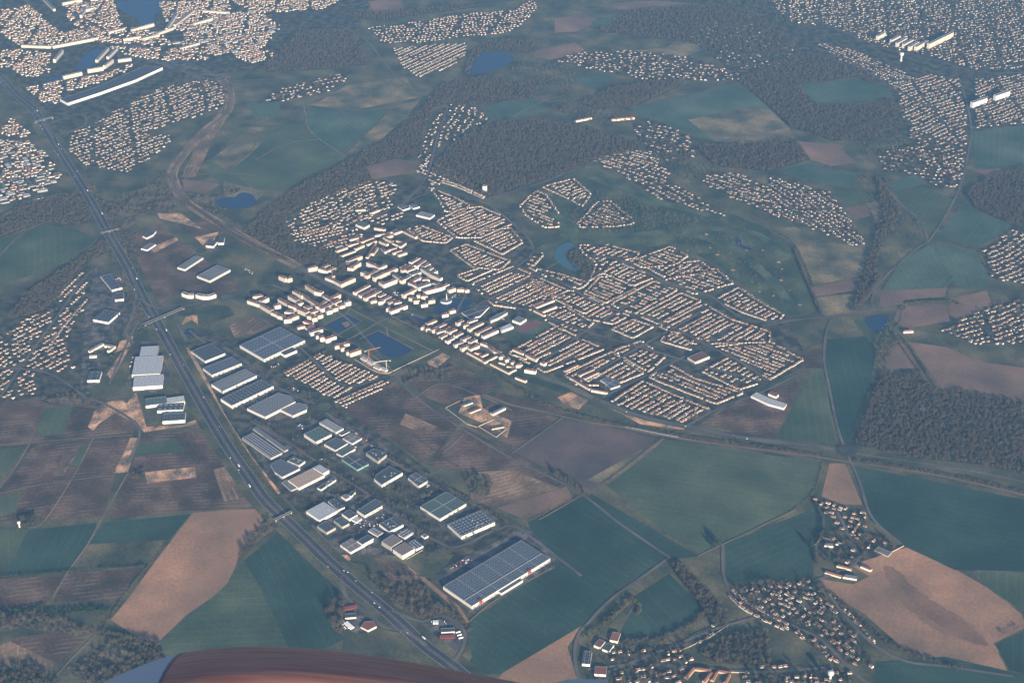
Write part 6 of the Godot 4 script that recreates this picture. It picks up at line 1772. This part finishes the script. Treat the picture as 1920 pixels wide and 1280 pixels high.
func aeroplane() -> void:
	# the engine cowling of the aeroplane the photograph was taken from, seven metres below the window
	var f := 3000.0
	var d := 7.0
	var q := deg_to_rad(30.5) + atan(571.0 / f)
	var ray := Vector3(0, -sin(q), -cos(q))
	var nrm := Vector3(0, cos(q), -sin(q))
	var big := 1.05
	var axis := EYE + ray * d - nrm * big
	var o := thing("engine_cowling", "red-brown aeroplane engine cowling with a bare metal lip", "engine cowling", axis)
	# [x along the axis, drop of the outline]
	var prof := []
	for p in [[60, 1360], [130, 1318], [205, 1279], [255, 1256], [305, 1236], [355, 1223], [410, 1215], [450, 1212], [500, 1211], [545, 1212], [595, 1215], [660, 1222], [735, 1232], [800, 1243], [860, 1254], [960, 1272], [1060, 1292], [1200, 1322]]:
		prof.append(Vector2((p[0] - 960.0) / f * d, big - (p[1] - 1211.0) / f * d * 1.02))
	var lip := cowl(prof, 0, 5)
	var body := cowl(prof, 5, prof.size() - 1)
	var metal := mat("bare_metal", 0.60, 0.54, 0.46, 0.6)
	metal.metallic = 0.2
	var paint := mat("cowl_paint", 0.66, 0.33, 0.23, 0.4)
	var streak := NoiseTexture2D.new()  # reflected ground bands painted as streaks into the cowl colour
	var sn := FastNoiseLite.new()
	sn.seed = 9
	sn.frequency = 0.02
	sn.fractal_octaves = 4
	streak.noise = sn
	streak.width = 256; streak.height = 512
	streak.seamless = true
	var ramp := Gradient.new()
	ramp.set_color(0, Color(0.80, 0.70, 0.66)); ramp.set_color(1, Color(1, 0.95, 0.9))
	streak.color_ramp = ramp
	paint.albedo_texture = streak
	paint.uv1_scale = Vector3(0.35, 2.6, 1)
	put("inlet_lip", lip.mesh(metal), o)
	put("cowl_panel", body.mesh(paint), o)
	var seam := Shape.new()
	ring(seam, prof[5].x, prof[5].y + 0.004, 0.012)
	put("panel_seam", seam.mesh(M.car_dark), o)
	var hole := Shape.new()
	hole.box(Vector3(prof[6].x + 0.09, prof[7].y - 0.02, 0.30), Vector3(0.02, 0.012, 0.012))
	put("latch", hole.mesh(M.car_dark), o)
	# grey fairing behind the cowling
	var fair := Shape.new()
	for k in 14:
		var a := PI * k / 14.0
		var b := PI * (k + 1) / 14.0
		for s in 6:
			var x0 := lerpf(-0.10, 0.34, s / 6.0)
			var x1 := lerpf(-0.10, 0.34, (s + 1) / 6.0)
			var r0 := 0.30 * sqrt(clampf((x0 + 0.10) / 0.25, 0.02, 1.0))
			var r1 := 0.30 * sqrt(clampf((x1 + 0.10) / 0.25, 0.02, 1.0))
			fair.quad(Vector3(x0, sin(a) * r0, cos(a) * r0), Vector3(x1, sin(a) * r1, cos(a) * r1), Vector3(x1, sin(b) * r1, cos(b) * r1), Vector3(x0, sin(b) * r0, cos(b) * r0))
	var q2 := deg_to_rad(30.5) + atan(632.0 / f)
	var fp := EYE + Vector3(0, -sin(q2), -cos(q2)) * 6.2 - Vector3(0, cos(q2), -sin(q2)) * 0.30 + Vector3(0.02, 0, 0)
	put("pylon_fairing", fair.mesh(metal), o, fp - axis)

func cowl(prof: Array, from: int, to: int) -> Shape:
	var s := Shape.new()
	for i in range(from, to):
		var p: Vector2 = prof[i]
		var q: Vector2 = prof[i + 1]
		for e in 4:
			var x0 := lerpf(p.x, q.x, e / 4.0)
			var x1 := lerpf(p.x, q.x, (e + 1) / 4.0)
			var before: Vector2 = prof[maxi(i - 1, 0)]
			var after: Vector2 = prof[mini(i + 2, prof.size() - 1)]
			var r0 := p.cubic_interpolate(q, before, after, e / 4.0)
			var r1 := p.cubic_interpolate(q, before, after, (e + 1) / 4.0)
			for k in 72:
				var a := TAU * k / 72.0
				var b := TAU * (k + 1) / 72.0
				var slope := (r1.y - r0.y) / maxf(r1.x - r0.x, 0.001)
				var pts := [Vector3(r0.x, cos(a) * r0.y, sin(a) * r0.y), Vector3(r1.x, cos(a) * r1.y, sin(a) * r1.y), Vector3(r1.x, cos(b) * r1.y, sin(b) * r1.y), Vector3(r0.x, cos(b) * r0.y, sin(b) * r0.y)]
				var nr := [Vector3(-slope, cos(a), sin(a)).normalized(), Vector3(-slope, cos(a), sin(a)).normalized(), Vector3(-slope, cos(b), sin(b)).normalized(), Vector3(-slope, cos(b), sin(b)).normalized()]
				for c in [0, 1, 2, 0, 2, 3]:
					s.v.append(pts[c]); s.n.append(nr[c]); s.c.append(Color.WHITE); s.uv.append(Vector2(pts[c].x, b if c == 2 or c == 3 else a))
	return s

func ring(s: Shape, x: float, r: float, w: float) -> void:
	for k in 72:
		var a := TAU * k / 72.0
		var b := TAU * (k + 1) / 72.0
		s.quad(Vector3(x, cos(a) * r, sin(a) * r), Vector3(x + w, cos(a) * r, sin(a) * r), Vector3(x + w, cos(b) * r, sin(b) * r), Vector3(x, cos(b) * r, sin(b) * r))
